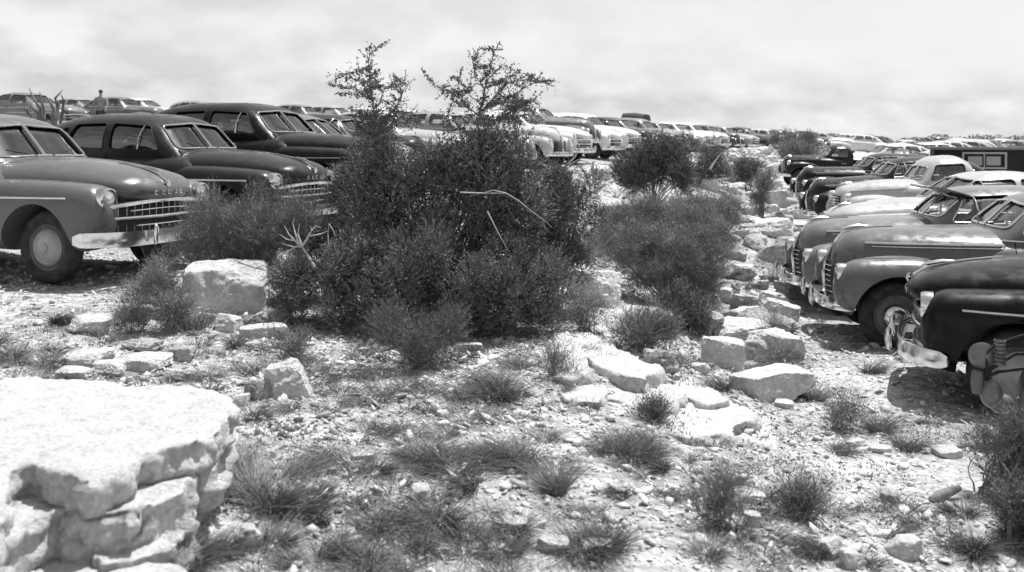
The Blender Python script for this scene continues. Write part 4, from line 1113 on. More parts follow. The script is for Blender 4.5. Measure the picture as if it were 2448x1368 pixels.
def shrub(label, clumps, Y, base, n, style, seed, leaf='leaf_dark', nst=30, name='shrub', group=None, shell=.5, cat='shrub', up=.7, r0=.016, scale=1.0, sub=None):
    rng = np.random.RandomState(seed)
    bp = at(base[0], base[1], Y); bz = gz(bp.x, bp.y); root = empty(name, (bp.x, bp.y, bz)); tag(root, label, cat, group)
    if sub is None: sub = max(4, len(clumps) * 7)
    if sub: clumps = lobes(clumps, Y, sub, rng)
    P, U = in_clumps(clumps, Y, n, rng, shell)
    gh = ground_h(P[:, 0], P[:, 1]); k = P[:, 2] > gh + .01; P, U = P[k], U[k]
    D = U + np.array([0, 0, up]) + rng.normal(size=U.shape) * .35
    q = Quads(); tw = Quads()
    if style == 'juniper': sprays(q, tw, P, D, .10 * scale, 12, .020 * scale, .0065 * scale, rng, .55)
    elif style == 'oval': sprays(q, tw, P, D, .16 * scale, 9, .021 * scale, .0135 * scale, rng, .9, twig=.0022)
    elif style == 'fine':
        sprays(q, tw, P, D + np.array([0, 0, .5]), .15 * scale, 7, .030 * scale, .0032 * scale, rng, .5, twig=.0014)
        leaves(q, P, D, .012 * scale, .009 * scale, rng, 1.0)
    elif style == 'wispy':
        for rep in range(3):
            J = P + rng.normal(size=P.shape) * .035 * scale
            blades(q, J, D + np.array([0, 0, .45]) + rng.normal(size=P.shape) * .35, .10 * scale, .0034 * scale, rng, .25, 2)
            leaves(q, J + unit(D) * .05 * scale, D, .015 * scale, .009 * scale, rng, 1.0)
        leaves(q, P, D, .04 * scale, .004 * scale, rng, .8)
    inv = np.array([bp.x, bp.y, bz])
    for Q in (q, tw): Q.V = [v - inv for v in Q.V]
    obj('foliage', q.mesh('foliage', leaf), root)
    if tw.n and style != 'wispy': tag(obj('twigs', tw.mesh('twigs', 'bark'), root), kind='stuff')
    st = stems(None, bp if False else (bp.x, bp.y, bz), P, rng, nst, r0)
    st.v = [(a - bp.x, b - bp.y, c - bz) for a, b, c in st.v]
    o = obj('branches', st.mesh('branches', M['bark']), root); o['kind'] = 'stuff'
    return root

def GR(px, py): return gp(px, py)

# --- the big tangle in the middle of the picture
GB = 'bushes of the central thicket'
shrub('low dense dark juniper across the front of the central thicket', [(680,700,50,60,7.85),(720,720,80,65,7.8),(800,740,90,50,7.7),(950,750,110,50,7.7),(1120,750,120,50,7.7),(1270,740,90,55,7.75),(1330,690,45,60,7.9),(740,680,95,80,7.9),(860,660,120,110,7.9),(1000,680,140,115,7.75),(1140,690,130,110,7.75),(1260,690,110,105,7.8),(700,740,60,45,7.9),(1060,590,140,70,8.1),(1310,650,60,70,8.0)],
      7.8, (1010,790), 19000, 'juniper', 2, 'leaf_dark', 50, 'juniper_bush', GB, sub=150)
shrub('twiggy middle of the central thicket around the two tall saplings', [(1000,300,45,40),(1080,320,40,40),(940,275,30,30),(1210,262,26,20),(905,350,50,60),(880,305,30,28),(960,305,30,35),(1180,305,42,36),(1130,345,60,50),(1240,300,34,34),(930,430,85,75),(1030,400,80,70),(1140,400,95,90),(1220,400,75,85),(890,510,100,80),(1050,490,140,90),(1190,490,120,90),(1245,360,40,55),(870,370,45,40),(1010,310,42,38),(1120,600,120,60),(1190,570,70,50),(1230,610,60,60),(1000,570,90,50)],
      8.3, (1050,770), 9400, 'oval', 3, 'leaf_dark', 80, 'thicket_bush', GB, r0=.02, sub=140)
shrub('dark upright bush forming the right shoulder of the central thicket', [(1330,500,80,85),(1400,500,48,85),(1290,580,85,70),(1350,440,50,45),(1420,560,35,50),(1250,480,60,60),(1270,560,50,60),(1370,620,50,50)],
      8.7, (1320,740), 5600, 'juniper', 4, 'leaf_dark', 30, 'thicket_bush', GB, scale=1.1, sub=60)
shrub('dark bush at the left shoulder of the thicket touching the second sedan', [(815,530,55,85),(840,440,48,65),(775,590,60,70),(800,640,60,60),(850,380,40,40)],
      8.9, (810,740), 2700, 'juniper', 5, 'leaf_dark', 24, 'thicket_bush', GB, scale=1.1)
# --- left shrub in front of the first two sedans
shrub('loose feathery shrub between the first sedan and the thicket', [(500,560,85,75),(600,540,90,75),(690,520,75,75),(450,610,50,55),(610,620,85,60),(540,640,80,50),(700,600,60,60),(400,650,40,40)],
      8.75, (570,690), 9500, 'fine', 6, 'leaf_mid', 40, 'feathery_shrub', 'feathery shrubs', sub=110)
shrub('small wispy shrub leaning before the bumper of the first sedan', [(370,680,55,45),(330,710,40,30)], 8.0, (370,735), 900, 'wispy', 7, 'leaf_mid', 14, 'feathery_shrub', 'feathery shrubs')
# --- right hand feathery shrubs
shrub('pale feathery shrub right of the thicket, back one', [(1490,540,80,55),(1580,520,90,45),(1670,540,70,50),(1725,580,40,50),(1440,600,60,50)], 12.2, (1590,640), 6500, 'wispy', 8, 'leaf_fine', 26, 'feathery_shrub', 'feathery shrubs', scale=1.2, sub=80)
shrub('broad feathery shrub right of the thicket, front one', [(1440,600,70,50),(1530,600,90,60),(1640,620,90,70),(1700,640,60,70),(1560,660,90,55),(1650,700,70,60)], 10.2, (1600,740), 9500, 'wispy', 9, 'leaf_mid', 26, 'feathery_shrub', 'feathery shrubs', sub=100)
shrub('dark shrub hanging down into the rocky gully', [(1640,730,60,60),(1660,790,50,60),(1600,740,60,45),(1640,840,30,35)], 9.3, (1645,860), 2300, 'juniper', 10, 'leaf_dark', 20, 'gully_shrub')
shrub('rounded stemmed shrub growing on the narrow ledge slab', [(1545,790,62,40),(1500,800,35,35),(1590,805,35,35)], 7.55, (1545,865), 1500, 'fine', 11, 'leaf_mid', 40, 'feathery_shrub', 'feathery shrubs', r0=.006)
shrub('sparse weed with bare stalks before the pale square block', [(1400,735,50,45),(1440,760,30,25),(1380,760,30,30)], 8.0, (1400,790), 420, 'wispy', 12, 'leaf_mid', 24, 'weed_clump', r0=.005)
# --- mid distance bushes
shrub('round dark bush standing before the row of pale cars', [(1540,405,65,45),(1600,385,60,42),(1510,425,42,38),(1635,425,38,38),(1580,350,42,24),(1640,345,36,22)], 17.0, (1560,470), 4600, 'juniper', 13, 'leaf_dark', 30, 'round_bush', scale=1.9, sub=70)
shrub('bush just beyond the round dark one, below the far cars', [(1700,385,42,30),(1735,410,36,24),(1672,358,30,20),(1690,415,36,24),(1712,352,20,14)], 24.0, (1700,440), 1700, 'juniper', 14, 'leaf_mid', 20, 'round_bush', scale=2.4)
shrub('low dark bush under the white outcrop at the head of the bank', [(1790,412,42,26),(1830,425,25,20),(1760,425,30,20)], 27.0, (1790,440), 1300, 'juniper', 15, 'leaf_dark', 14, 'round_bush', scale=2.2)
shrub('feathery weeds along the top of the bank', [(1680,500,60,22),(1750,495,40,20),(1720,525,50,20),(1630,505,50,22),(1770,525,28,16),(1700,470,40,12)], 16.5, (1730,540), 2600, 'wispy', 16, 'leaf_fine', 24, 'weed_clump', scale=1.7)
shrub('small dark bush against the square white boulder', [(1825,450,22,30),(1815,490,22,25)], 20.0, (1822,510), 700, 'juniper', 17, 'leaf_mid', 10, 'round_bush', scale=1.8)
shrub('tall ragged bush on the skyline behind the black pickup', [(1855,342,16,13),(1890,336,22,13),(1930,340,18,13),(1950,350,12,9)], 52.0, (1900,365), 1000, 'juniper', 18, 'leaf_mid', 16, 'skyline_bush', scale=4.5)
shrub('paler low bush in front of the ragged skyline bush', [(1880,365,26,13),(1915,362,28,14),(1945,370,20,10)], 45.0, (1910,385), 1500, 'juniper', 19, 'leaf_fine', 10, 'skyline_bush', scale=3.6)
# --- right edge
shrub('dark woody shrub in the right hand corner below the motorcycle', [(2400,1110,90,70),(2340,1080,50,45),(2440,1060,60,50),(2430,1170,60,50)], 5.3, (2370,1195), 1700, 'fine', 20, 'leaf_dark', 50, 'corner_shrub', r0=.009)
shrub('dark grassy shrub cut by the right edge near the bottom', [(2440,1270,60,100),(2410,1330,50,60)], 4.6, (2440,1360), 1300, 'wispy', 21, 'leaf_dark', 10, 'corner_shrub')
# --- low shrublets
def shrublet(px, py, wpx, hpx, seed, label, style='fine', leaf='leaf_dark', n=500):
    p = gp(px, py); shrub(label, [(px, py - hpx * .5, wpx * .5, hpx * .5)], p.y, (px, py), n, style, seed, leaf, 8, 'shrublet', 'low shrublets', r0=.005, sub=9)
shrublet(1740,1265,150,90,31,'low dark shrublet in the right hand stones',leaf='leaf_mid',n=360)
shrublet(1935,1250,80,60,32,'small dark shrublet in the lower right stones',leaf='leaf_mid',n=200)
shrublet(1565,1010,0+80,36,33,'dark spiky plant on the wide bright rock shelf','wispy','leaf_dark',260)
shrublet(320,800,110,60,34,'dark shrublet on the left stony strip',n=420)
shrublet(430,800,150,80,35,'brushy shrublet below the large pale block','wispy','leaf_mid',500)
shrublet(1335,910,110,70,36,'airy shrublet left of the wide bright rock shelf','fine','leaf_mid',260)
shrublet(690,850,100,55,37,'shrublet in the chips left of the big bush','wispy','leaf_mid',260)
shrublet(1010,880,230,125,38,'drooping grassy shrublet at the front foot of the thicket','fine','leaf_dark',1500)
shrublet(1850,830,60,70,39,'weedy shrublet among the gully boulders','fine','leaf_mid',160)
shrublet(1850,680,110,110,40,'thin weeds on the slope above the round fendered car','wispy','leaf_fine',420)
shrublet(1910,1240,0+90,70,41,'dark sprig left of the smooth flat stone','fine','leaf_dark',200)
shrublet(2030,1040,110,85,42,'tall thin weeds beside the track','wispy','leaf_mid',240)
shrublet(1870,900,120,60,43,'weeds behind the wedge shaped boulder','wispy','leaf_mid',300)

# --- two saplings standing out of the thicket
def sapling(label, lines, Y, seed, base, wood='bark', nleaf=26):
    rng = np.random.RandomState(seed); b = at(base[0], base[1], Y); bz = gz(b.x, b.y)
    lines = [(a_, b_, c_, [(x_, y_ + 26 * min(1, max(0, (340 - y_) / 120))) for x_, y_ in d_]) for a_, b_, c_, d_ in lines]
    root = empty('sapling', (b.x, b.y, bz)); tag(root, label, 'tree', 'saplings in the thicket')
    m = MB(); q = Quads(); O = np.array([b.x, b.y, bz]); first = True
    for ln in lines:
        r0, r1, lf = ln[0], ln[1], ln[2]; pts = [at(p[0], p[1], Y + (p[2] if len(p) > 2 else 0)) for p in ln[3]]
        if first: pts = [Vector((b.x, b.y, bz - .05))] + pts; first = False
        fine = []
        for a, c in zip(pts[:-1], pts[1:]):
            for k in range(4): fine.append(a.lerp(c, k / 4) + Vector(rng.normal(size=3) * .006))
        fine.append(pts[-1]); N_ = len(fine)
        m.tube([f - Vector(O) for f in fine], [r0 + (r1 - r0) * k / (N_ - 1) for k in range(N_)], 6)
        if lf:
            A = np.array([f[:] for f in fine]); tot = int(nleaf * lf * sum((fine[i+1] - fine[i]).length for i in range(N_ - 1)) * 10)
            i = rng.randint(0, N_ - 1, tot); t = rng.rand(tot)[:, None]; P = A[i] * (1 - t) + A[i + 1] * t
            tan = unit(A[i + 1] - A[i]); D = unit(rng.normal(size=P.shape) + tan * .8 + [0, 0, .2])
            off = rng.rand(tot) ** 1.5 * .095
            k = rng.rand(tot) < .08
            # side twigs
            for j in np.where(k)[0]:
                s = Vector(P[j] - O); e = s + Vector(D[j]) * rng.uniform(.05, .14)
                m.tube([s, s.lerp(e, .5) + Vector(rng.normal(size=3) * .006), e], [.003, .0022, .001], 4)
                T = rng.rand(14)[:, None]; S_ = np.array(s[:]) + (np.array(e[:]) - np.array(s[:])) * T
                leaves(q, S_, np.repeat(D[j][None], 14, 0), .020, .0125, rng, .9)
            leaves(q, P - O + D * off[:, None], D, .021, .013, rng, .8)
    for ln in lines:
        if not ln[2]: continue
        pts = [at(p[0], p[1], Y) for p in ln[3]]
        for a, c in zip(pts[:-1], pts[1:]):
            k = max(1, int((c - a).length / .075))
            for j in range(k):
                if rng.rand() < .1: continue
                b0 = a.lerp(c, (j + rng.rand()) / k) - Vector(O); L_ = rng.uniform(.06, .34) * (1.0 if ln[2] < 1.5 else 1.3)
                dr = Vector(rng.normal(size=3)); dr.z = abs(dr.z) * .4 - .1; dr.normalize(); e = b0 + dr * L_ + Vector((0, 0, rng.uniform(-.03, .05)))
                m.tube([b0, b0.lerp(e, .5) + Vector(rng.normal(size=3) * .012), e], [.0035, .0025, .0012], 4)
                nl = int(L_ * 420); T = rng.rand(nl)[:, None] ** .8; S_ = np.array(b0[:]) + (np.array(e[:]) - np.array(b0[:])) * T + rng.normal(size=(nl, 3)) * .008
                leaves(q, S_, np.repeat(np.array(dr[:])[None], nl, 0), .023, .0135, rng, 1.0)
    obj('trunk', m.mesh('trunk', M[wood]), root); obj('crown', q.mesh('crown', 'leaf_dark'), root)
sapling('taller pale stemmed sapling on the right side of the thicket',
 [(.022,.004,.0,[(1128,600),(1130,400),(1142,320),(1146,258)]), (.012,.003,1.0,[(1146,258),(1158,200),(1166,150),(1176,110),(1188,86)]),
  (.008,.002,1.3,[(1150,245),(1190,200),(1215,170),(1240,180)]), (.006,.002,.8,[(1215,170),(1262,165),(1300,172),(1322,180)]), (.006,.002,.9,[(1240,195),(1268,175),(1290,160)]),
  (.007,.002,1.2,[(1146,262),(1110,225),(1085,195),(1060,190)]), (.005,.002,.4,[(1085,195),(1055,185),(1035,178)]), (.005,.002,1.0,[(1110,225),(1095,180),(1100,150)]),
  (.006,.002,1.3,[(1160,190),(1135,160),(1130,125),(1140,105)]), (.006,.002,1.2,[(1165,165),(1200,130),(1225,140)]), (.007,.002,1.6,[(1140,320),(1200,270),(1250,230),(1275,215)]),
  (.007,.002,1.6,[(1140,330),(1095,285),(1070,250)]), (.006,.002,1.5,[(1150,290),(1210,255),(1240,225)]), (.005,.002,1.2,[(1158,235),(1120,200),(1125,170)]),(.006,.002,1.2,[(1180,215),(1220,205),(1255,215)])],
 8.25, 51, (1128,760), nleaf=26)
sapling('shorter sapling on the left side of the thicket',
 [(.020,.005,.3,[(925,600),(915,430),(905,330),(897,270)]), (.010,.002,1.2,[(897,270),(892,230),(886,185),(880,140),(882,88)]),
  (.006,.002,1.3,[(888,200),(855,165),(830,158),(798,154)]), (.006,.002,1.3,[(890,215),(850,190),(825,185)]), (.006,.002,1.0,[(896,250),(920,190),(945,170),(985,172)]),
  (.005,.002,1.0,[(886,165),(860,140),(845,140)]), (.006,.002,1.0,[(905,290),(945,240),(960,200),(970,180)]), (.007,.002,1.6,[(900,280),(865,260),(860,240)]),
  (.007,.002,1.6,[(905,320),(950,285),(985,260)]), (.006,.002,1.4,[(900,300),(930,260),(950,230)]),(.006,.002,1.5,[(903,325),(862,300),(852,280)])],
 8.3, 52, (925,760), nleaf=26)
# bare pale branches crossing the thicket
def bare(label, lines, Y, base, mat='wood_dead', name='dead_branch', r=.009):
    p = at(base[0], base[1], Y); o_ = Vector((p.x, p.y, p.z)); m = MB()
    for rs, ln in lines:
        pts = [at(a[0], a[1], Y + (a[2] if len(a) > 2 else 0)) - o_ for a in ln]; fine = []
        for a, c in zip(pts[:-1], pts[1:]):
            for k in range(3): fine.append(a.lerp(c, k / 3))
        fine.append(pts[-1]); n = len(fine)
        m.tube(fine, [rs * (1 - .8 * k / (n - 1)) for k in range(n)], 6)
    o = obj(name, m.mesh(name, M[mat]), None, o_); return tag(o, label, 'dead branch')
bare('bleached dead antler like branch in front of the feathery shrub', [(.020,[(752,640),(735,610),(722,590)]),(.012,[(722,590),(705,575),(690,560),(680,540)]),(.009,[(705,575),(685,572),(668,560)]),(.009,[(715,585),(705,555),(700,535),(704,520)]),
 (.010,[(722,590),(735,570),(745,552),(742,540)]),(.008,[(738,565),(765,560),(785,552)]),(.008,[(722,590),(700,590),(672,582)]),(.007,[(745,552),(755,540),(768,545)]),(.011,[(722,590),(712,560),(716,535)]),(.007,[(712,588),(690,600),(672,612)])], 7.75, (722,600))
bare('thin bare forked twig standing right of the antler like branch', [(.007,[(786,590),(784,560),(786,535)]),(.006,[(786,535),(796,550),(804,565)])], 7.75, (786,560))
bare('long pale bent branch arching across the middle of the thicket', [(.006,[(1100,460),(1160,462),(1210,462),(1240,480),(1270,505),(1305,530),(1320,545)]),(.005,[(1210,462),(1180,455),(1120,470)])], 7.75, (1210,470))
bare('pale straight branch lying against the block beside the thicket', [(.018,[(570,625),(610,640),(650,650)]),(.010,[(610,640),(640,632)])], 7.9, (610,640))
bare('straight bare twig slanting down the front of the thicket', [(.006,[(1165,505),(1190,555),(1215,600)])], 7.65, (1190,555))
bare('pale leaning stick in the bush below the far cars', [(.03,[(1697,405),(1710,385),(1725,365)])], 22.0, (1710,385))
bare('pale dead stick beside the pale old car', [(.012,[(1350,400),(1375,375),(1385,350),(1395,330)]),(.008,[(1385,350),(1375,330)]),(.009,[(1350,400),(1372,388),(1390,378)])], 10.5, (1370,390))
lg = MB(); _p = gp(2258,1190); lg.tube([(-.10,-.05,.02),(-.04,-.02,.035),(.04,.02,.04),(.11,.05,.05)], [.018,.028,.027,.016], 9)
tag(obj('log', lg.mesh('log', M['bark']), None, _p), 'short dark fallen log in the right hand stones', 'log')
# spiky plant far left in front of the skyline cars
def spiky():
    Y = 15.5; b = at(110,285,Y); bz = gz(b.x, b.y); root = empty('spiky_plant', (b.x, b.y, bz)); tag(root, 'thin curved dark stalks rising behind the first sedan roof', 'plant')
    for ln in ([(115,300),(95,260),(80,235),(70,212)],[(115,300),(90,272),(68,250),(62,235)],[(115,300),(128,262),(118,240),(108,228)],[(118,300),(138,258),(132,235),(150,215)],[(118,300),(105,262),(98,240),(95,220)],[(120,300),(150,262),(152,240),(146,225)],[(112,300),(75,280),(60,262),(58,245)],[(122,300),(135,275),(140,250),(138,238)]):
        m = MB(); pts = [Vector((0, 0, 0))] + [at(a, c, Y) - Vector((b.x, b.y, bz)) for a, c in ln[1:]]
        m.tube(pts, [.022, .026, .02, .006], 6); obj('stalk', m.mesh('stalk', M['leaf_dark']), root)
spiky()

# --- grass: uncountable, one object per look
def grass():
    rng = np.random.RandomState(77)
    q = Quads(); qd = Quads()
    def tuft(Q, X, Y, n, h, spread, w):
        a = rng.rand(n) * 6.283; r = rng.rand(n) ** .6 * spread * .35
        P = np.stack([X + np.cos(a) * r, Y + np.sin(a) * r, np.zeros(n)], 1); P[:, 2] = ground_h([X], [Y])[0] - .01
        wind = rng.normal(size=2) * .35; lean = rng.rand(n) ** .8 * 1.25 * spread / max(h, .05)
        D = np.stack([np.cos(a) * lean + wind[0], np.sin(a) * lean + wind[1], np.ones(n)], 1) + rng.normal(size=(n, 3)) * .28
        blades(Q, P, D, h * rng.uniform(.2, 1.1, n) ** .8, w, rng, .45, 3)
    # explicit tufts: px, py of the foot, height px, half width px, blades, dark?
    T = [(590,1195,190,90,420,0),(650,1210,120,80,260,0),(560,1130,130,60,160,0),(420,1345,110,130,420,1),(330,1368,90,70,200,1),(520,1320,90,70,200,1),(700,1130,90,80,200,0),(760,1090,70,70,140,0),
         (1215,1120,95,60,260,0),(1170,1100,60,60,160,0),(1330,1190,110,42,260,0),(1580,1125,60,40,180,0),(1730,1165,70,60,200,0),(1480,1090,90,60,200,0),(1520,1060,60,60,160,0),(1300,1060,60,70,160,0),
         (1120,1180,110,50,150,0),(1080,1110,60,70,200,0),(1010,1110,60,70,220,1),(930,1030,50,60,160,0),(1060,1045,50,60,160,0),(860,1210,60,60,160,1),(760,1235,60,50,160,1),(1590,1200,40,50,140,1),(1480,1200,50,40,120,0),
         (1400,1240,40,50,100,0),(1950,1330,80,60,220,1),(1760,1290,60,80,160,1),(1690,1340,80,60,160,0),(1450,1330,110,60,260,1),(1230,1290,90,60,200,0),(1000,1330,70,60,160,0),(780,1330,90,60,180,1),(690,1345,70,40,140,0),
         (140,775,45,30,260,1),(30,850,60,50,160,0),(120,870,45,60,120,0),(270,870,45,30,90,0),(560,830,50,25,120,0),(200,750,20,30,60,0),(75,745,20,30,80,0),(490,900,60,60,130,0),(600,880,40,40,90,0),(420,900,50,40,110,0),
         (980,930,50,60,160,1),(900,900,50,50,120,0),(1180,930,70,60,260,0),(1240,890,50,50,120,0),(1340,940,40,50,100,0),(1100,960,60,60,200,0),(1640,1100,40,50,80,0),(850,970,40,50,90,0),(690,985,45,45,120,0),(790,990,30,40,70,0),
         (1940,960,70,60,200,0),(2100,1040,90,50,220,0),(2170,1080,70,50,180,1),(2230,1030,40,40,80,0),(2080,900,60,40,120,0),(1990,840,50,40,90,0),(1800,880,60,40,120,0),(1720,930,60,50,160,0),(1870,860,60,40,110,0),(2000,1080,60,50,140,0),
         (1800,690,40,40,90,0),(1720,690,40,30,80,0),(250,700,35,50,60,0),(330,770,60,40,130,0),(470,790,80,50,160,0),(860,850,50,60,120,0),(640,830,40,50,80,0),(940,1368,60,60,140,0),(2300,1230,60,60,160,1),(2330,1330,90,60,200,1),
         (1830,1240,40,40,70,0),(2050,1215,30,30,60,0),(2190,1260,50,40,80,0),(610,1010,80,40,120,0),(760,1170,60,60,150,0),(900,1130,70,60,180,0)]
    T += [(1080,1130,100,150,420,0),(1010,1100,80,120,320,0),(1235,1120,110,110,420,0),(1520,1095,90,110,360,0),(1460,1080,60,110,200,0),(920,1270,90,120,320,0),(1030,1270,110,130,420,1),(1190,1330,90,120,320,0),(1110,1010,60,120,220,0),(960,1040,60,100,200,0),
          (1190,960,90,80,300,1),(830,1100,70,110,240,0),(720,1200,90,110,280,0),(1400,1340,100,110,320,1),(850,1350,90,110,280,0),(1330,1130,60,90,160,0),(760,900,60,100,220,0),(880,960,60,100,200,0),(640,1290,90,90,240,0)]
    for (px, py, h, s, n, dk) in T:
        p = gp(px, py); k = p.y / F
        tuft(qd if dk else q, p.x, p.y, int(n * 2.6), h * k * 1.1, s * k * 1.35, .0027 if p.y < 7 else .0040)
    # scattered small tufts in patches
    n = 0
    while n < 1500:
        Y = 3 + rng.rand() ** .8 * 12; X = rng.uniform(-.6, .6) * Y
        d = fbm(np.array([[X * .8, Y * .8, 3.0]]), 21, 3)[0]
        if d < rng.uniform(-.25, .55): continue
        if (X < -2.4 and 8.3 < Y): 
            if rng.rand() < .8: continue
        if X > 2.8 and Y > 6.5 and rng.rand() < .75: continue
        h = rng.uniform(.05, .20); tuft(qd if rng.rand() < .3 else q, X, Y, rng.randint(30, 85), h, h * rng.uniform(.6, 1.7), .0028 + .0002 * Y); n += 1
    # low creeping mats of leaves
    n = 0
    while n < 110:
        Y = 3 + rng.rand() * 12; X = rng.uniform(-.6, .6) * Y
        d = fbm(np.array([[X * .7, Y * .7, 9.0]]), 31, 3)[0]
        if d < rng.uniform(-.2, .5) or (X < -2.4 and Y > 8) or (X > 2.8 and Y > 6.5): continue
        m = rng.randint(40, 120); r = rng.uniform(.05, .16)
        P = np.stack([X + rng.normal(size=m) * r, Y + rng.normal(size=m) * r, np.zeros(m)], 1); P[:, 2] = ground_h(P[:, 0], P[:, 1]) + .01 + rng.rand(m) * .03
        leaves(qd if rng.rand() < .5 else q, P, np.array([[0, 0, .8]]) + rng.normal(size=(m, 3)) * .5, .028, .008, rng, .6); n += 1
    # strips of weeds farther off
    for _ in range(1100):
        Y = rng.uniform(12, 60); X = rng.uniform(-.5, .52) * Y
        edge = np.interp(Y, [12, 20, 26, 38, 60], [2.6, 5.0, 7.2, 9.8, 16])
        if X > edge - .3 and rng.rand() < .85: continue
        if X < 0 and Y < 30 and rng.rand() < .7: continue
        h = rng.uniform(.12, .35); tuft(q if rng.rand() < .6 else qd, X, Y, 26, h, h * 1.1, .016)
    tag(obj('grass', q.mesh('grass', 'grass')), 'dry light grass tufts scattered through the limestone chips', 'grass', kind='stuff')
    tag(obj('weeds', qd.mesh('weeds', 'grass_dark')), 'darker green weeds scattered through the limestone chips', 'weeds', kind='stuff')
grass()

def treeline():
    rng = np.random.RandomState(5); q = Quads(); n = 26000
    px = rng.uniform(2080, 3300, n); Y = rng.uniform(210, 260, n); X = (px - 1224) / F * Y
    top = 3.6 + 1.5 * fbm(np.stack([X * .05, Y * .01, X * 0], 1), 3, 3) + .8 * fbm(np.stack([X * .3, Y * .1, X * 0], 1), 6, 2)
    top = top * np.clip((px - 2080) / 150, 0, 1)
    z = -2.0 + EYE + rng.rand(n) ** .7 * np.maximum(top, 0)
    P = np.stack([X, Y, z], 1); leaves(q, P, rng.normal(size=(n, 3)) + [0, 0, .5], .7, .5, rng, .8)
    tag(obj('treeline', q.mesh('treeline', 'leaf_mid')), 'low dark wooded skyline beyond the far right cars', 'woods', kind='stuff')
treeline()
# ------------------------------------------------------------------ the parked cars
def put(kind, nx, ny, yawdeg, shade, label, group=None, lvl=2, nose=None, dz=0.0, **kw):
    """(nx, ny) = where the nose is"""
    N_ = nose if nose is not None else {'sedan': 2.52, 'fastback': 2.52, 'oldsedan': 2.14, 'pickup': 2.18}[kind]
    a = math.radians(yawdeg); x = nx - N_ * math.cos(a); y = ny - N_ * math.sin(a)
    f = base_h([x + 1.5 * math.cos(a)], [y + 1.5 * math.sin(a)])[0]; r = base_h([x - 1.5 * math.cos(a)], [y - 1.5 * math.sin(a)])[0]
    return place_car(kind, x, y, (f + r) / 2 - .012 + dz, a, shade, label, group, lvl, pitch=-math.atan2(f - r, 3.0), **kw)
GL = 'cars parked nose out in the upper row'; GRR = 'cars parked nose in on the lower ground'; GF = 'far off parked cars'
put('sedan', -3.50, 9.30, -20.6, .095, 'grey sedan with chrome grille and bumper, first of the left hand row', GL, 2)
put('sedan', -2.60, 12.0, -20.6, .020, 'dark sedan behind the grey one, nose hidden by the feathery shrub', GL, 2)
put('sedan', -2.05, 14.5, -20, .006, 'tall black sedan with chrome side strip, third in the left row', GL, 2, dz=.06).scale = (1.08, 1.05, 1.05)
put('fastback', -1.95, 17.2, -20, .10, 'grey car whose windshield shows right of the tall black sedan', GL, 2)
put('oldsedan', -1.9, 19.9, -20, .022, 'black car with rounded roof half behind the left sapling', GL, 2)
put('fastback', -1.0, 22.0, -22, .40, 'pale car glimpsed through the gap behind the thicket', GL, 2)
put('oldsedan', .25, 24.0, -24, .30, 'light grey car mostly hidden by the right side of the thicket', GL, 2)
put('oldsedan', 1.35, 26.2, -28, .48, 'pale old car with fine barred grille beside the thicket', GL, 2)
put('fastback', 2.30, 28.6, -26, .62, 'whitish car with big bumper next to the barred grille car', GL, 2)
put('oldsedan', 2.75, 31.4, -22, .14, 'grey car with long round hood rising above the whitish cars', GL, 2, dz=.24)
put('fastback', 3.9, 34.0, -26, .72, 'white roofed car with curved wide windshield in the upper row', GL, 2)
far = [('sedan',5.0,37.2,-30,.60),('oldsedan',6.0,40.2,-30,.02),('fastback',7.1,43.2,-32,.09),('sedan',8.5,46.2,-32,.22),('oldsedan',9.6,49,-32,.35),('fastback',11.2,51.8,-34,.72),('sedan',12.7,54.6,-34,.65),('oldsedan',14.2,57.6,-34,.05),('sedan',16.2,61,-34,.30),
       ('fastback',18.6,64.6,-34,.03),('oldsedan',20.8,68,-35,.5),('sedan',23.2,72,-35,.08),('fastback',25.6,76,-35,.6),('sedan',28.4,80.5,-36,.03),('oldsedan',31,85,-36,.4),('fastback',34,90,-36,.1),('sedan',37.5,95.5,-36,.6)]
desc = {'sedan': 'sedan', 'fastback': 'sloping backed car', 'oldsedan': 'round fendered car'}
tone = lambda s: 'white' if s > .55 else 'light grey' if s > .25 else 'mid grey' if s > .1 else 'dark grey' if s > .04 else 'black'
where = ['right of the white roofed car','behind the round dark bush','just left of the canvas topped truck','under the canvas topped truck','right of the canvas topped truck','with pale wide hood above the far bush','beside the pale wide hood','with bright lamps below the skyline','above the white outcrop',
         'left of the ragged skyline bush','partly behind the ragged skyline bush','behind the middle of the skyline bush','at the right edge of the skyline bush','on the skyline right of the ragged bush','over the roof of the black pickup','far off above the dark pickup roof','last of the upper row against the sky']
for (k, x, y, a, s), w in zip(far, where):
    put(k, x, y, a, s, '%s %s %s' % (tone(s), desc[k], w), GL, 1)
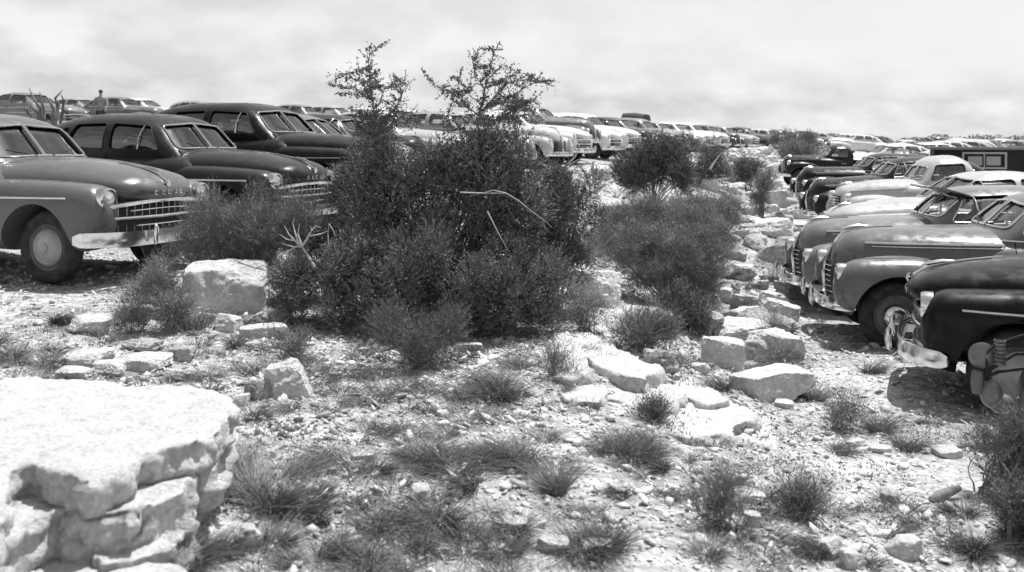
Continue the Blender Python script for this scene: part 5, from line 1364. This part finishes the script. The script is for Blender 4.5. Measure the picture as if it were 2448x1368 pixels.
# rows farther up the slope: only their roofs show
up = [('fastback',-17.2,36.5,-18,.16,'grey round roofed car at the far left edge, behind the dark stalks'),
      ('oldsedan',-15.6,41,-18,.12,'grey car behind the thin curved stalks'),
      ('fastback',-16.4,46,-14,.66,'two tone white and dark car the standing man is beside'),
      ('sedan',-14.6,49.5,-18,.25,'grey car just right of the standing man'),
      ('sedan',-12.6,52,-18,.03,'dark roof showing between the first two sedan roofs'),
      ('oldsedan',-8.2,44,-20,.18,'grey roof behind the tall black sedan'),
      ('fastback',-6.9,46.5,-20,.35,'light car roof just right of the tall black sedan'),
      ('sedan',-5.2,49.5,-20,.7,'white roof seen left of the shorter sapling'),
      ('fastback',-3.4,50.5,-20,.6,'white car seen through the leaves of the shorter sapling'),
      ('oldsedan',-1.4,50.5,-20,.05,'dark roof between the two saplings'),
      ('sedan',.8,50,-22,.4,'light roof behind the taller sapling'),
      ('fastback',4.3,46,-25,.025,'long dark roof above the white roofed car'),
      ('sedan',6.2,50,-25,.04,'black roof behind the upper row, left of the canvas topped truck'),
      ('oldsedan',13.5,64,-30,.08,'dark roof just above the upper row near the middle'),
      ('sedan',10.2,57.5,-30,.5,'pale roof right behind the canvas topped truck'),
      ('fastback',-21.5,50,-18,.3,'light roof far up the slope at the left edge'),
      ('sedan',-10.2,56,-18,.5,'pale roof far up the slope between dark ones')]
for k, x, y, a, s, lb in up: put(k, x, y, a, s, lb, 'cars higher up the slope', 1)
tr = put('pickup', 11.6, 61, -30, .06, 'dark truck with canvas covered back rising above the row', 'trucks', 1)
cv = MB()
pr = []
for k in range(13):
    t = PI * k / 12; pr.append((.80 * math.copysign(abs(math.cos(t)) ** .6, math.cos(t)), 1.25 + 1.0 * math.sin(t) ** .5))
n = len(pr); vs = [(-2.3, a, b) for a, b in pr] + [(-1.6, a, b + .04) for a, b in pr] + [(-.75, a, b - .05) for a, b in pr]
fs = [(i * n + k, i * n + k + 1, (i + 1) * n + k + 1, (i + 1) * n + k) for i in range(2) for k in range(n - 1)] + [tuple(range(n)), tuple(2 * n + k for k in range(n))[::-1]]
cv.add(vs, fs); obj('canvas_cover', cv.mesh('canvas_cover', M['seat']), tr)

# lower ground, right hand side
put('sedan', 3.46, 7.95, 155, .004, 'shiny black car nearest the camera on the right, wheel in shade', GRR, 2)
A1 = put('oldsedan', 3.50, 10.1, 169.5, .12, 'grey car with round fender, chrome side strip and barred grille', GRR, 2)
put('oldsedan', 3.80, 12.15, 172.5, .15, 'grey car with visor over the windshield, second behind the round fender', GRR, 2)
put('fastback', 5.3, 15.3, 178, .42, 'pale long hooded car with light roof, left of the trailer', GRR, 2, dz=-.06)
put('pickup', 6.65, 18.9, 174, .42, 'pale pickup truck in front of the dark trailer', 'trucks', 2)
put('oldsedan', 6.95, 21.4, 176, .014, 'black car just behind the pale pickup', GRR, 2)
put('oldsedan', 7.75, 24.9, 176, .010, 'black car with its roof above the other black one', GRR, 2)
put('pickup', 10.7, 36.5, 176, .014, 'black pickup farthest left on the lower ground', 'trucks', 2)
rr = [('fastback',14.2,40.5,176,.6,'white car behind the black pickup cab'),('sedan',12.9,33.4,176,.45,'pale roofed car behind the two black ones'),('fastback',17.2,44,176,.55,'white car roof nearest the trailer corner'),
      ('oldsedan',20,48,176,.45,'pale roof just left above the trailer'),('sedan',22,51,176,.4,'light car between white roofs and the trailer top'),('sedan',27,60,178,.5,'pale car beyond the white roofs'),('oldsedan',29,66,178,.10,'mid grey car beyond the trailer top, lamp shining'),
      ('fastback',33,70,178,.35,'light car above the left end of the trailer'),('sedan',38,76,178,.2,'grey car above the small trailer window'),('oldsedan',24,70,180,.65,'white car right of the skyline bush'),('sedan',27,76,180,.3,'grey car farther behind the skyline bush'),
      ('fastback',43,82,178,.4,'light car beyond the right half of the trailer'),('oldsedan',49,88,178,.5,'pale car near the far wooded skyline'),('sedan',40,92,178,.05,'dark car low against the far woods'),('fastback',56,98,178,.3,'light grey car at the right edge before the woods')]
for k, x, y, a, s, lb in rr: put(k, x, y, a, s, lb, GF, 1)
rng_ = random.Random(9); kk = ['sedan', 'fastback', 'oldsedan']
for Y_, a_, b_ in ((72, 1990, 2250), (90, 2010, 2480), (104, 1990, 2500), (120, 2000, 2520), (138, 2040, 2540)):
    px = a_
    while px < b_:
        X_ = (px - 1224) / F * Y_
        put(rng_.choice(kk), X_, Y_ + rng_.uniform(-2, 2), 178 + rng_.uniform(-4, 4), rng_.choice([.02, .06, .15, .3, .5, .65, .65]), 'tiny far car in the packed rows below the wooded skyline', 'far rows beyond the lower ground', 1)
        px += (5.6 + rng_.uniform(0, 1.2)) / Y_ * F
for Y_, a_, b_ in ((58, 330, 1460), (70, 520, 1620), (84, 700, 1900)):
    px = a_
    while px < b_:
        X_ = (px - 1224) / F * Y_
        put(rng_.choice(kk), X_, Y_ + rng_.uniform(-1.5, 1.5), -20 + rng_.uniform(-5, 5), rng_.choice([.02, .05, .15, .3, .5, .65]), 'far car of which only the roof shows along the top of the slope', 'roofs along the top of the slope', 1)
        px += (5.4 + rng_.uniform(0, 1.5)) / Y_ * F
# sun visor over the windshield of the third lower car
c3 = [o for o in COL.objects if o.get('label', '').startswith('grey car with visor')][0]
v = MB(); pth = [(.42 + .10 * (1 - (y / .62) ** 2), y, 1.545) for y in np.linspace(.62, -.62, 13)]
v.sweep(pth, [(-.12, .07), (.26, -.035), (.26, -.05), (-.12, .05)]); obj('sun_visor', v.mesh('sun_visor', [paint(.17)]), c3)
# script on the hood side of the round fendered grey car (worn, too small to read) and spare trim
hs = MB()
for k in range(6):
    x = .78 - .047 * k; y = .0
    hs.box((x + .0, .80, 1.0), (.028, .006, .02))
# ------------------------------------------------------------------ trailer
def trailer():
    Y0 = 25.0; x0 = (2233 - 1224) / F * Y0; z0 = base_h([x0 + 2], [Y0])[0]; top = EYE - (352 - HZ) / F * Y0; H = top - z0
    ra = math.radians(-21); root = empty('trailer', (x0 + 2.4 * math.cos(ra) - .85 * math.sin(ra), Y0 + 2.4 * math.sin(ra) + .85 * math.cos(ra), z0), ra); tag(root, 'dark boxy trailer with a small white framed window', 'trailer')
    dk = noise_mat('dark_trailer_boards', .014, .03, scale=6, rough=.7, bump=.2)
    m = MB(); W, D = 4.8, 1.7
    m.box((0, 0, (.45 + H - .08) / 2), (W, D, H - .08 - .45))
    for k in range(1, 9): m.box((-W/2 + k * W/9, -D/2 - .006, (.45 + H - .08) / 2), (.03, .012, H - .6))
    obj('box_body', m.mesh('box_body', [dk], smooth=False), root)
    r = MB(); r.box((0, 0, H - .035), (W + .16, D + .2, .07)); obj('roof', r.mesh('roof', [plain('grey_roofing', .22, .8)], smooth=False), root)
    f = MB(); wx = -2.4 + 1.22; wz = EYE - (384 - HZ) / F * (Y0 - .4) - z0; w, h = 1.02, .40; yf = -D/2 - .02
    for a, b, c, d in ((wx, wz + h/2, w, .05), (wx, wz - h/2, w, .05)): f.box((a, yf, b), (c + .05, .05, d))
    for a in (-w/2, w/2): f.box((wx + a, yf, wz), (.05, .045, h - .05))
    f.box((wx, yf + .004, wz), (.03, .03, h - .06))
    fr = obj('window', f.mesh('window', [plain('white_window_paint', .42, .6)], smooth=False), root)
    for sx in (-.22, .22):
        p = MB(); p.box((wx + sx, yf + .012, wz - .01), (.34, .01, h - .16)); obj('pane', p.mesh('pane', [plain('curtained_pane', .36, .2)], smooth=False), fr)
    for sx in (-.9, .9):
        e = empty('wheel', (0.3 + sx * .45, -D/2 + .12, .35), PI, root); obj('tyre', TYRE, e); obj('rim', RIM, e)
    t = MB(); t.tube([(-W/2, 0, .5), (-W/2 - .9, 0, .5)], .04, 6); obj('tow_bar', t.mesh('tow_bar', M['steel']), root)
trailer()

# ------------------------------------------------------------------ motorcycle cut off by the right edge
def motorcycle():
    Y = 6.0; p = at(2448, 1050, Y); zg = gz(p.x, Y); root = empty('motorcycle', (p.x + .47, Y + .05, zg), math.radians(172))
    tag(root, 'motorcycle with rounded horn, lamp and guards cut by the right edge', 'motorcycle')
    pm = paint(.06); pl = paint(.14)
    def P(name, mb, mat, par=root, **k): return obj(name, mb.mesh(name, mat, **k), par)
    # local: x forward (to the left of the picture), y toward the back, z up
    fw = empty('front_wheel', (.04, 0, .33), 0, root)
    m = MB(); ring = [(.30 * math.cos(t), 0, .30 * math.sin(t)) for t in np.linspace(0, 2 * PI, 37)]; m.tube(ring, .048, 10, cap=False); obj('tyre', m.mesh('tyre', M['rubber']), fw)
    m = MB()
    for k in range(18):
        t = 2 * PI * k / 18; m.tube([(0, .03 * (-1) ** k, 0), (.26 * math.cos(t), 0, .26 * math.sin(t))], .0025, 4)
    m.lathe([(.001, -.05), (.05, -.045), (.05, .045), (.001, .05)], n=14); obj('spokes', m.mesh('spokes', M['chrome']), fw)
    m = MB(); n = 16
    vs = []; fs = []
    for i in range(n + 1):
        t = math.radians(-10 + 150 * i / n)
        for k in range(7):
            a = PI * k / 6; rr_ = .375 + .035 * math.sin(a) ; vs.append((rr_ * math.cos(t), -.085 * math.cos(a), rr_ * math.sin(t)))
    for i in range(n):
        for k in range(6): fs.append((i * 7 + k, i * 7 + k + 1, (i + 1) * 7 + k + 1, (i + 1) * 7 + k))
    m.add([(x + .04, y, z + .33) for x, y, z in vs], fs); P('front_mudguard', m, [pm])
    m = MB()
    for sy in (-.075, .075): m.tube([(.04, sy, .33), (.02, sy, .62), (.0, sy, .92)], [.016, .022, .022], 8)
    P('front_fork', m, M['chrome'])
    m = MB()
    for k in range(7): m.lathe([(.035, 0), (.04, .01), (.035, .02)], n=12, axis='z', c=(.52, -.12, .52 + .026 * k))
    P('fork_spring', m, M['steel'])
    m = MB(); m.ball((.20, -.08, .84), (.12, .105, .13), 18, 12); hl = P('headlight', m, [pm])
    m = MB(); m.lathe([(.10, 0), (.108, .02), (.095, .03), (.001, .045)], n=22, axis='x', c=(.29, -.08, .84)); obj('lamp_lens', m.mesh('lamp_lens', M['lens']), hl)
    m = MB(); m.lathe([(.001, -.03), (.085, -.028), (.09, -.01), (.075, .0), (.03, .01), (.001, .012)], n=26, axis='y', c=(.625, -.14, .575)); P('horn', m, [pl])
    m = MB(); m.ball((.575, -.12, .32), (.075, .07, .095), 18, 12); m.ball((.50, -.15, .25), (.085, .065, .07), 18, 12); P('engine_case', m, [pl])
    m = MB(); m.tube([(.66, -.13, .32), (.665, -.13, .40), (.66, -.13, .47)], [.036, .040, .034], 12); P('shock_absorber', m, M['steel'])
    m = MB(); m.tube([(.66, -.13, .40), (.58, -.14, .48), (.42, -.12, .60), (.0, -.06, .62)], .012, 6); m.tube([(.64, -.13, .42), (.52, -.14, .47), (.38, -.12, .50), (0, -.06, .45)], .012, 6); m.tube([(.60, -.13, .36), (.59, -.13, .48), (.61, -.14, .58), (.55, -.12, .66), (.2, -.08, .80)], .010, 6); P('crash_bar', m, M['dark'])
    m = MB(); m.tube([(.06, -.42, 1.02), (.0, -.38, 1.0), (.05, -.12, .96), (.07, 0, .95), (.05, .12, .96), (.0, .38, 1.0), (-.12, .42, 1.0)], .014, 8); P('handlebar', m, M['chrome'])
    m = MB(); m.ball((-.25, 0, .80), (.33, .14, .14), 20, 12); P('fuel_tank', m, [pm])
    m = MB(); m.ball((-.68, 0, .78), (.24, .15, .07), 16, 10); P('saddle', m, M['seat'])
    m = MB()
    for k in range(8): m.lathe([(.001, 0), (.085, 0), (.085, .012), (.001, .012)], n=16, axis='z', c=(-.12, 0, .42 + .03 * k))
    m.ball((-.18, 0, .33), (.20, .11, .12), 14, 10); P('engine', m, M['steel'])
    m = MB(); m.tube([(.08, 0, .92), (-.4, 0, .68), (-.85, 0, .55)], .022, 8); m.tube([(.06, 0, .80), (.02, 0, .30), (-.6, 0, .26), (-1.05, 0, .33)], .02, 8); m.tube([(-.85, 0, .55), (-1.05, 0, .33)], .018, 8); P('frame', m, M['dark'])
    rw_ = empty('rear_wheel', (-1.08, 0, .33), 0, root); obj('tyre', fw.children[0].data, rw_); obj('spokes', fw.children[1].data, rw_)
    m = MB(); m.tube([(-.1, -.13, .35), (-.3, -.16, .24), (-1.2, -.17, .28)], [.02, .03, .035], 10); P('exhaust', m, M['chrome'])
motorcycle()

# ------------------------------------------------------------------ the man behind the cars
def person():
    Y = 38.5; top = at(241, 215, Y); x = top.x; zt = top.z; H = 1.78; zg = zt - H
    root = empty('person', (x, Y, zg), math.radians(12)); tag(root, 'man in light grey shirt seen from behind near the white two tone car', 'person')
    def skin(name, J, E, mat, par, sub=2):
        me = bpy.data.meshes.new(name); me.from_pydata([j[:3] for j in J], E, []); o = bpy.data.objects.new(name, me); COL.objects.link(o)
        o.modifiers.new('k', 'SKIN'); sl = me.skin_vertices[0].data
        for i, j in enumerate(J): sl[i].radius = (j[3], j[4] if len(j) > 4 else j[3]); sl[i].use_root = (i == 0)
        s = o.modifiers.new('s', 'SUBSURF'); s.levels = sub; s.render_levels = sub
        dg = bpy.context.evaluated_depsgraph_get(); dg.update(); r = bpy.data.meshes.new_from_object(o.evaluated_get(dg)); bpy.data.objects.remove(o)
        r.name = name; r.materials.clear(); r.materials.append(mat); r.polygons.foreach_set('use_smooth', [True] * len(r.polygons))
        return obj(name, r, par)
    skinm = plain('skin', .22, .6)
    J = [(0,0,.95,.13,.10),(0,0,1.15,.125,.09),(0,0,1.38,.15,.10),(0,0,1.50,.07,.07),(0,0,1.56,.05,.05),(0,.01,1.64,.075,.085),(0,.005,1.73,.07,.08)]
    E = [(0,1),(1,2),(2,3),(3,4),(4,5),(5,6)]
    for s in (1, -1):
        b = len(J); J += [(s*.17,0,1.42,.055),(s*.26,.02,1.17,.045),(s*.24,.16,.98,.033),(s*.23,.20,.92,.026)]; E += [(2,b),(b,b+1),(b+1,b+2),(b+2,b+3)]
        for f, (dx, L) in enumerate(((-.03,.07),(-.01,.085),(.01,.08),(.03,.065))): J.append((s*.23+dx,.24,.88-L*.3,.009)); E.append((b+3,len(J)-1))
        J.append((s*.19,.22,.93,.011)); E.append((b+3,len(J)-1))
        b = len(J); J += [(s*.10,0,.86,.095),(s*.12,-.01,.48,.062),(s*.13,.01,.10,.042),(s*.13,-.13,.04,.04)]; E += [(0,b),(b,b+1),(b+1,b+2),(b+2,b+3)]
    body = skin('body', J, E, skinm, root)
    shirt = noise_mat('grey_shirt', .20, .30, scale=8, rough=.95, bump=.3, bscale=10); trs = noise_mat('dark_trousers', .03, .05, scale=9, rough=.95, bump=.2)
    J = [(0,0,1.0,.150,.12),(0,0,1.18,.145,.11),(0,0,1.38,.17,.115),(0,0,1.47,.10,.09)]; E = [(0,1),(1,2),(2,3)]
    for s in (1, -1): b = len(J); J += [(s*.18,0,1.42,.075),(s*.255,.015,1.22,.065),(s*.25,.06,1.10,.055)]; E += [(2,b),(b,b+1),(b+1,b+2)]
    skin('shirt', J, E, shirt, body)
    J = [(0,0,.98,.145,.115)]; E = []
    for s in (1, -1): b = len(J); J += [(s*.10,0,.86,.112),(s*.12,-.01,.48,.08),(s*.13,.01,.10,.062)]; E += [(0,b),(b,b+1),(b+1,b+2)]
    skin('trousers', J, E, trs, body)
    h = MB(); h.ball((0,.015,1.705),(.083,.098,.085),14,10); obj('hair', h.mesh('hair', plain('hair', .02, .8)), body)
    f = MB(); f.ball((0,-.095,1.65),(.014,.022,.02),8,6); f.ball((.03,-.085,1.67),(.012,.01,.008),8,6); f.ball((-.03,-.085,1.67),(.012,.01,.008),8,6)
    root.rotation_euler = (0, 0, PI + math.radians(10))
person()

# ------------------------------------------------------------------ sky, sun, camera
CLEAR, CLOUD = 1.5, 7.4
SUN_EL, SUN_AZ = 69.0, 48.0      # azimuth clockwise from straight ahead
w = bpy.data.worlds.new('World'); SC.world = w; w.use_nodes = True
nt = w.node_tree; N = nt.nodes; L = nt.links; bg = N['Background']
sky = N.new('ShaderNodeTexSky'); sky.sky_type = 'NISHITA'; sky.sun_disc = False
sky.sun_elevation = math.radians(SUN_EL); sky.sun_rotation = math.radians(SUN_AZ); sky.dust_density = 2.5; sky.air_density = 1.0
bw = N.new('ShaderNodeRGBToBW'); L.new(sky.outputs[0], bw.inputs[0])
tc = N.new('ShaderNodeTexCoord'); sp = N.new('ShaderNodeSeparateXYZ'); L.new(tc.outputs['Generated'], sp.inputs[0])
def mth(op, a, b=None):
    n = N.new('ShaderNodeMath'); n.operation = op
    for i, v in enumerate((a, b)):
        if v is None: continue
        if isinstance(v, (int, float)): n.inputs[i].default_value = v
        else: L.new(v, n.inputs[i])
    return n.outputs[0]
zz = mth('ADD', mth('MAXIMUM', sp.outputs['Z'], 0.0), .42)
cb = N.new('ShaderNodeCombineXYZ'); L.new(mth('DIVIDE', sp.outputs['X'], zz), cb.inputs[0]); L.new(mth('DIVIDE', sp.outputs['Y'], zz), cb.inputs[1])
n1 = N.new('ShaderNodeTexNoise'); n1.inputs['Scale'].default_value = 5.0; n1.inputs['Detail'].default_value = 8; n1.inputs['Roughness'].default_value = .5
L.new(cb.outputs[0], n1.inputs['Vector'])
cr = N.new('ShaderNodeValToRGB'); cr.color_ramp.elements[0].position = .40; cr.color_ramp.elements[0].color = g(0); cr.color_ramp.elements[1].position = .64; cr.color_ramp.elements[1].color = g(1)
L.new(n1.outputs['Fac'], cr.inputs['Fac'])
mxs = N.new('ShaderNodeMix'); mxs.data_type = 'RGBA'
L.new(cr.outputs['Color'], mxs.inputs[0])
fl_ = N.new('ShaderNodeMapRange'); fl_.inputs['From Min'].default_value = .0; fl_.inputs['From Max'].default_value = .6; fl_.inputs['To Min'].default_value = 5.7; fl_.inputs['To Max'].default_value = 1.0
L.new(sp.outputs['Z'], fl_.inputs['Value'])
# clear sky: the model's own fall-off toward the zenith; clouds thin out overhead
L.new(mth('MAXIMUM', mth('MULTIPLY', bw.outputs[0], CLEAR), fl_.outputs['Result']), mxs.inputs[6])
mr = N.new('ShaderNodeMapRange'); mr.inputs['From Min'].default_value = .10; mr.inputs['From Max'].default_value = .75; mr.inputs['To Min'].default_value = CLOUD; mr.inputs['To Max'].default_value = CLOUD * .40
L.new(sp.outputs['Z'], mr.inputs['Value']); L.new(mr.outputs['Result'], mxs.inputs[7])
L.new(mxs.outputs[2], bg.inputs['Color']); bg.inputs['Strength'].default_value = .10

l = bpy.data.lights.new('sun', 'SUN'); l.energy = 4.9; l.angle = math.radians(.5); l.color = (1, 1, 1)
lo = bpy.data.objects.new('sun', l); COL.objects.link(lo)
az = math.radians(SUN_AZ); el = math.radians(SUN_EL)
d = Vector((math.sin(az) * math.cos(el), math.cos(az) * math.cos(el), math.sin(el)))
lo.rotation_euler = d.to_track_quat('Z', 'Y').to_euler(); lo.location = d * 60

cam = bpy.data.cameras.new('camera'); co = bpy.data.objects.new('camera', cam); COL.objects.link(co)
co.location = (0, 0, EYE); co.rotation_euler = (PI / 2, 0, 0)
cam.sensor_width = 36; cam.lens = F / 2448 * 36; cam.shift_y = -(684 - HZ) / 2448
cam.clip_end = 5000; cam.clip_start = .1
cam.dof.use_dof = True; cam.dof.focus_distance = 8.6; cam.dof.aperture_fstop = cam.lens / 1000 / .013 
SC.camera = co
SC.view_settings.view_transform = 'Standard'; SC.view_settings.look = 'None'; SC.view_settings.gamma = 1; SC.view_settings.exposure = .32
SC.cycles.use_denoising = True; SC.cycles.max_bounces = 6; SC.cycles.transparent_max_bounces = 12; SC.cycles.caustics_reflective = False; SC.cycles.caustics_refractive = False
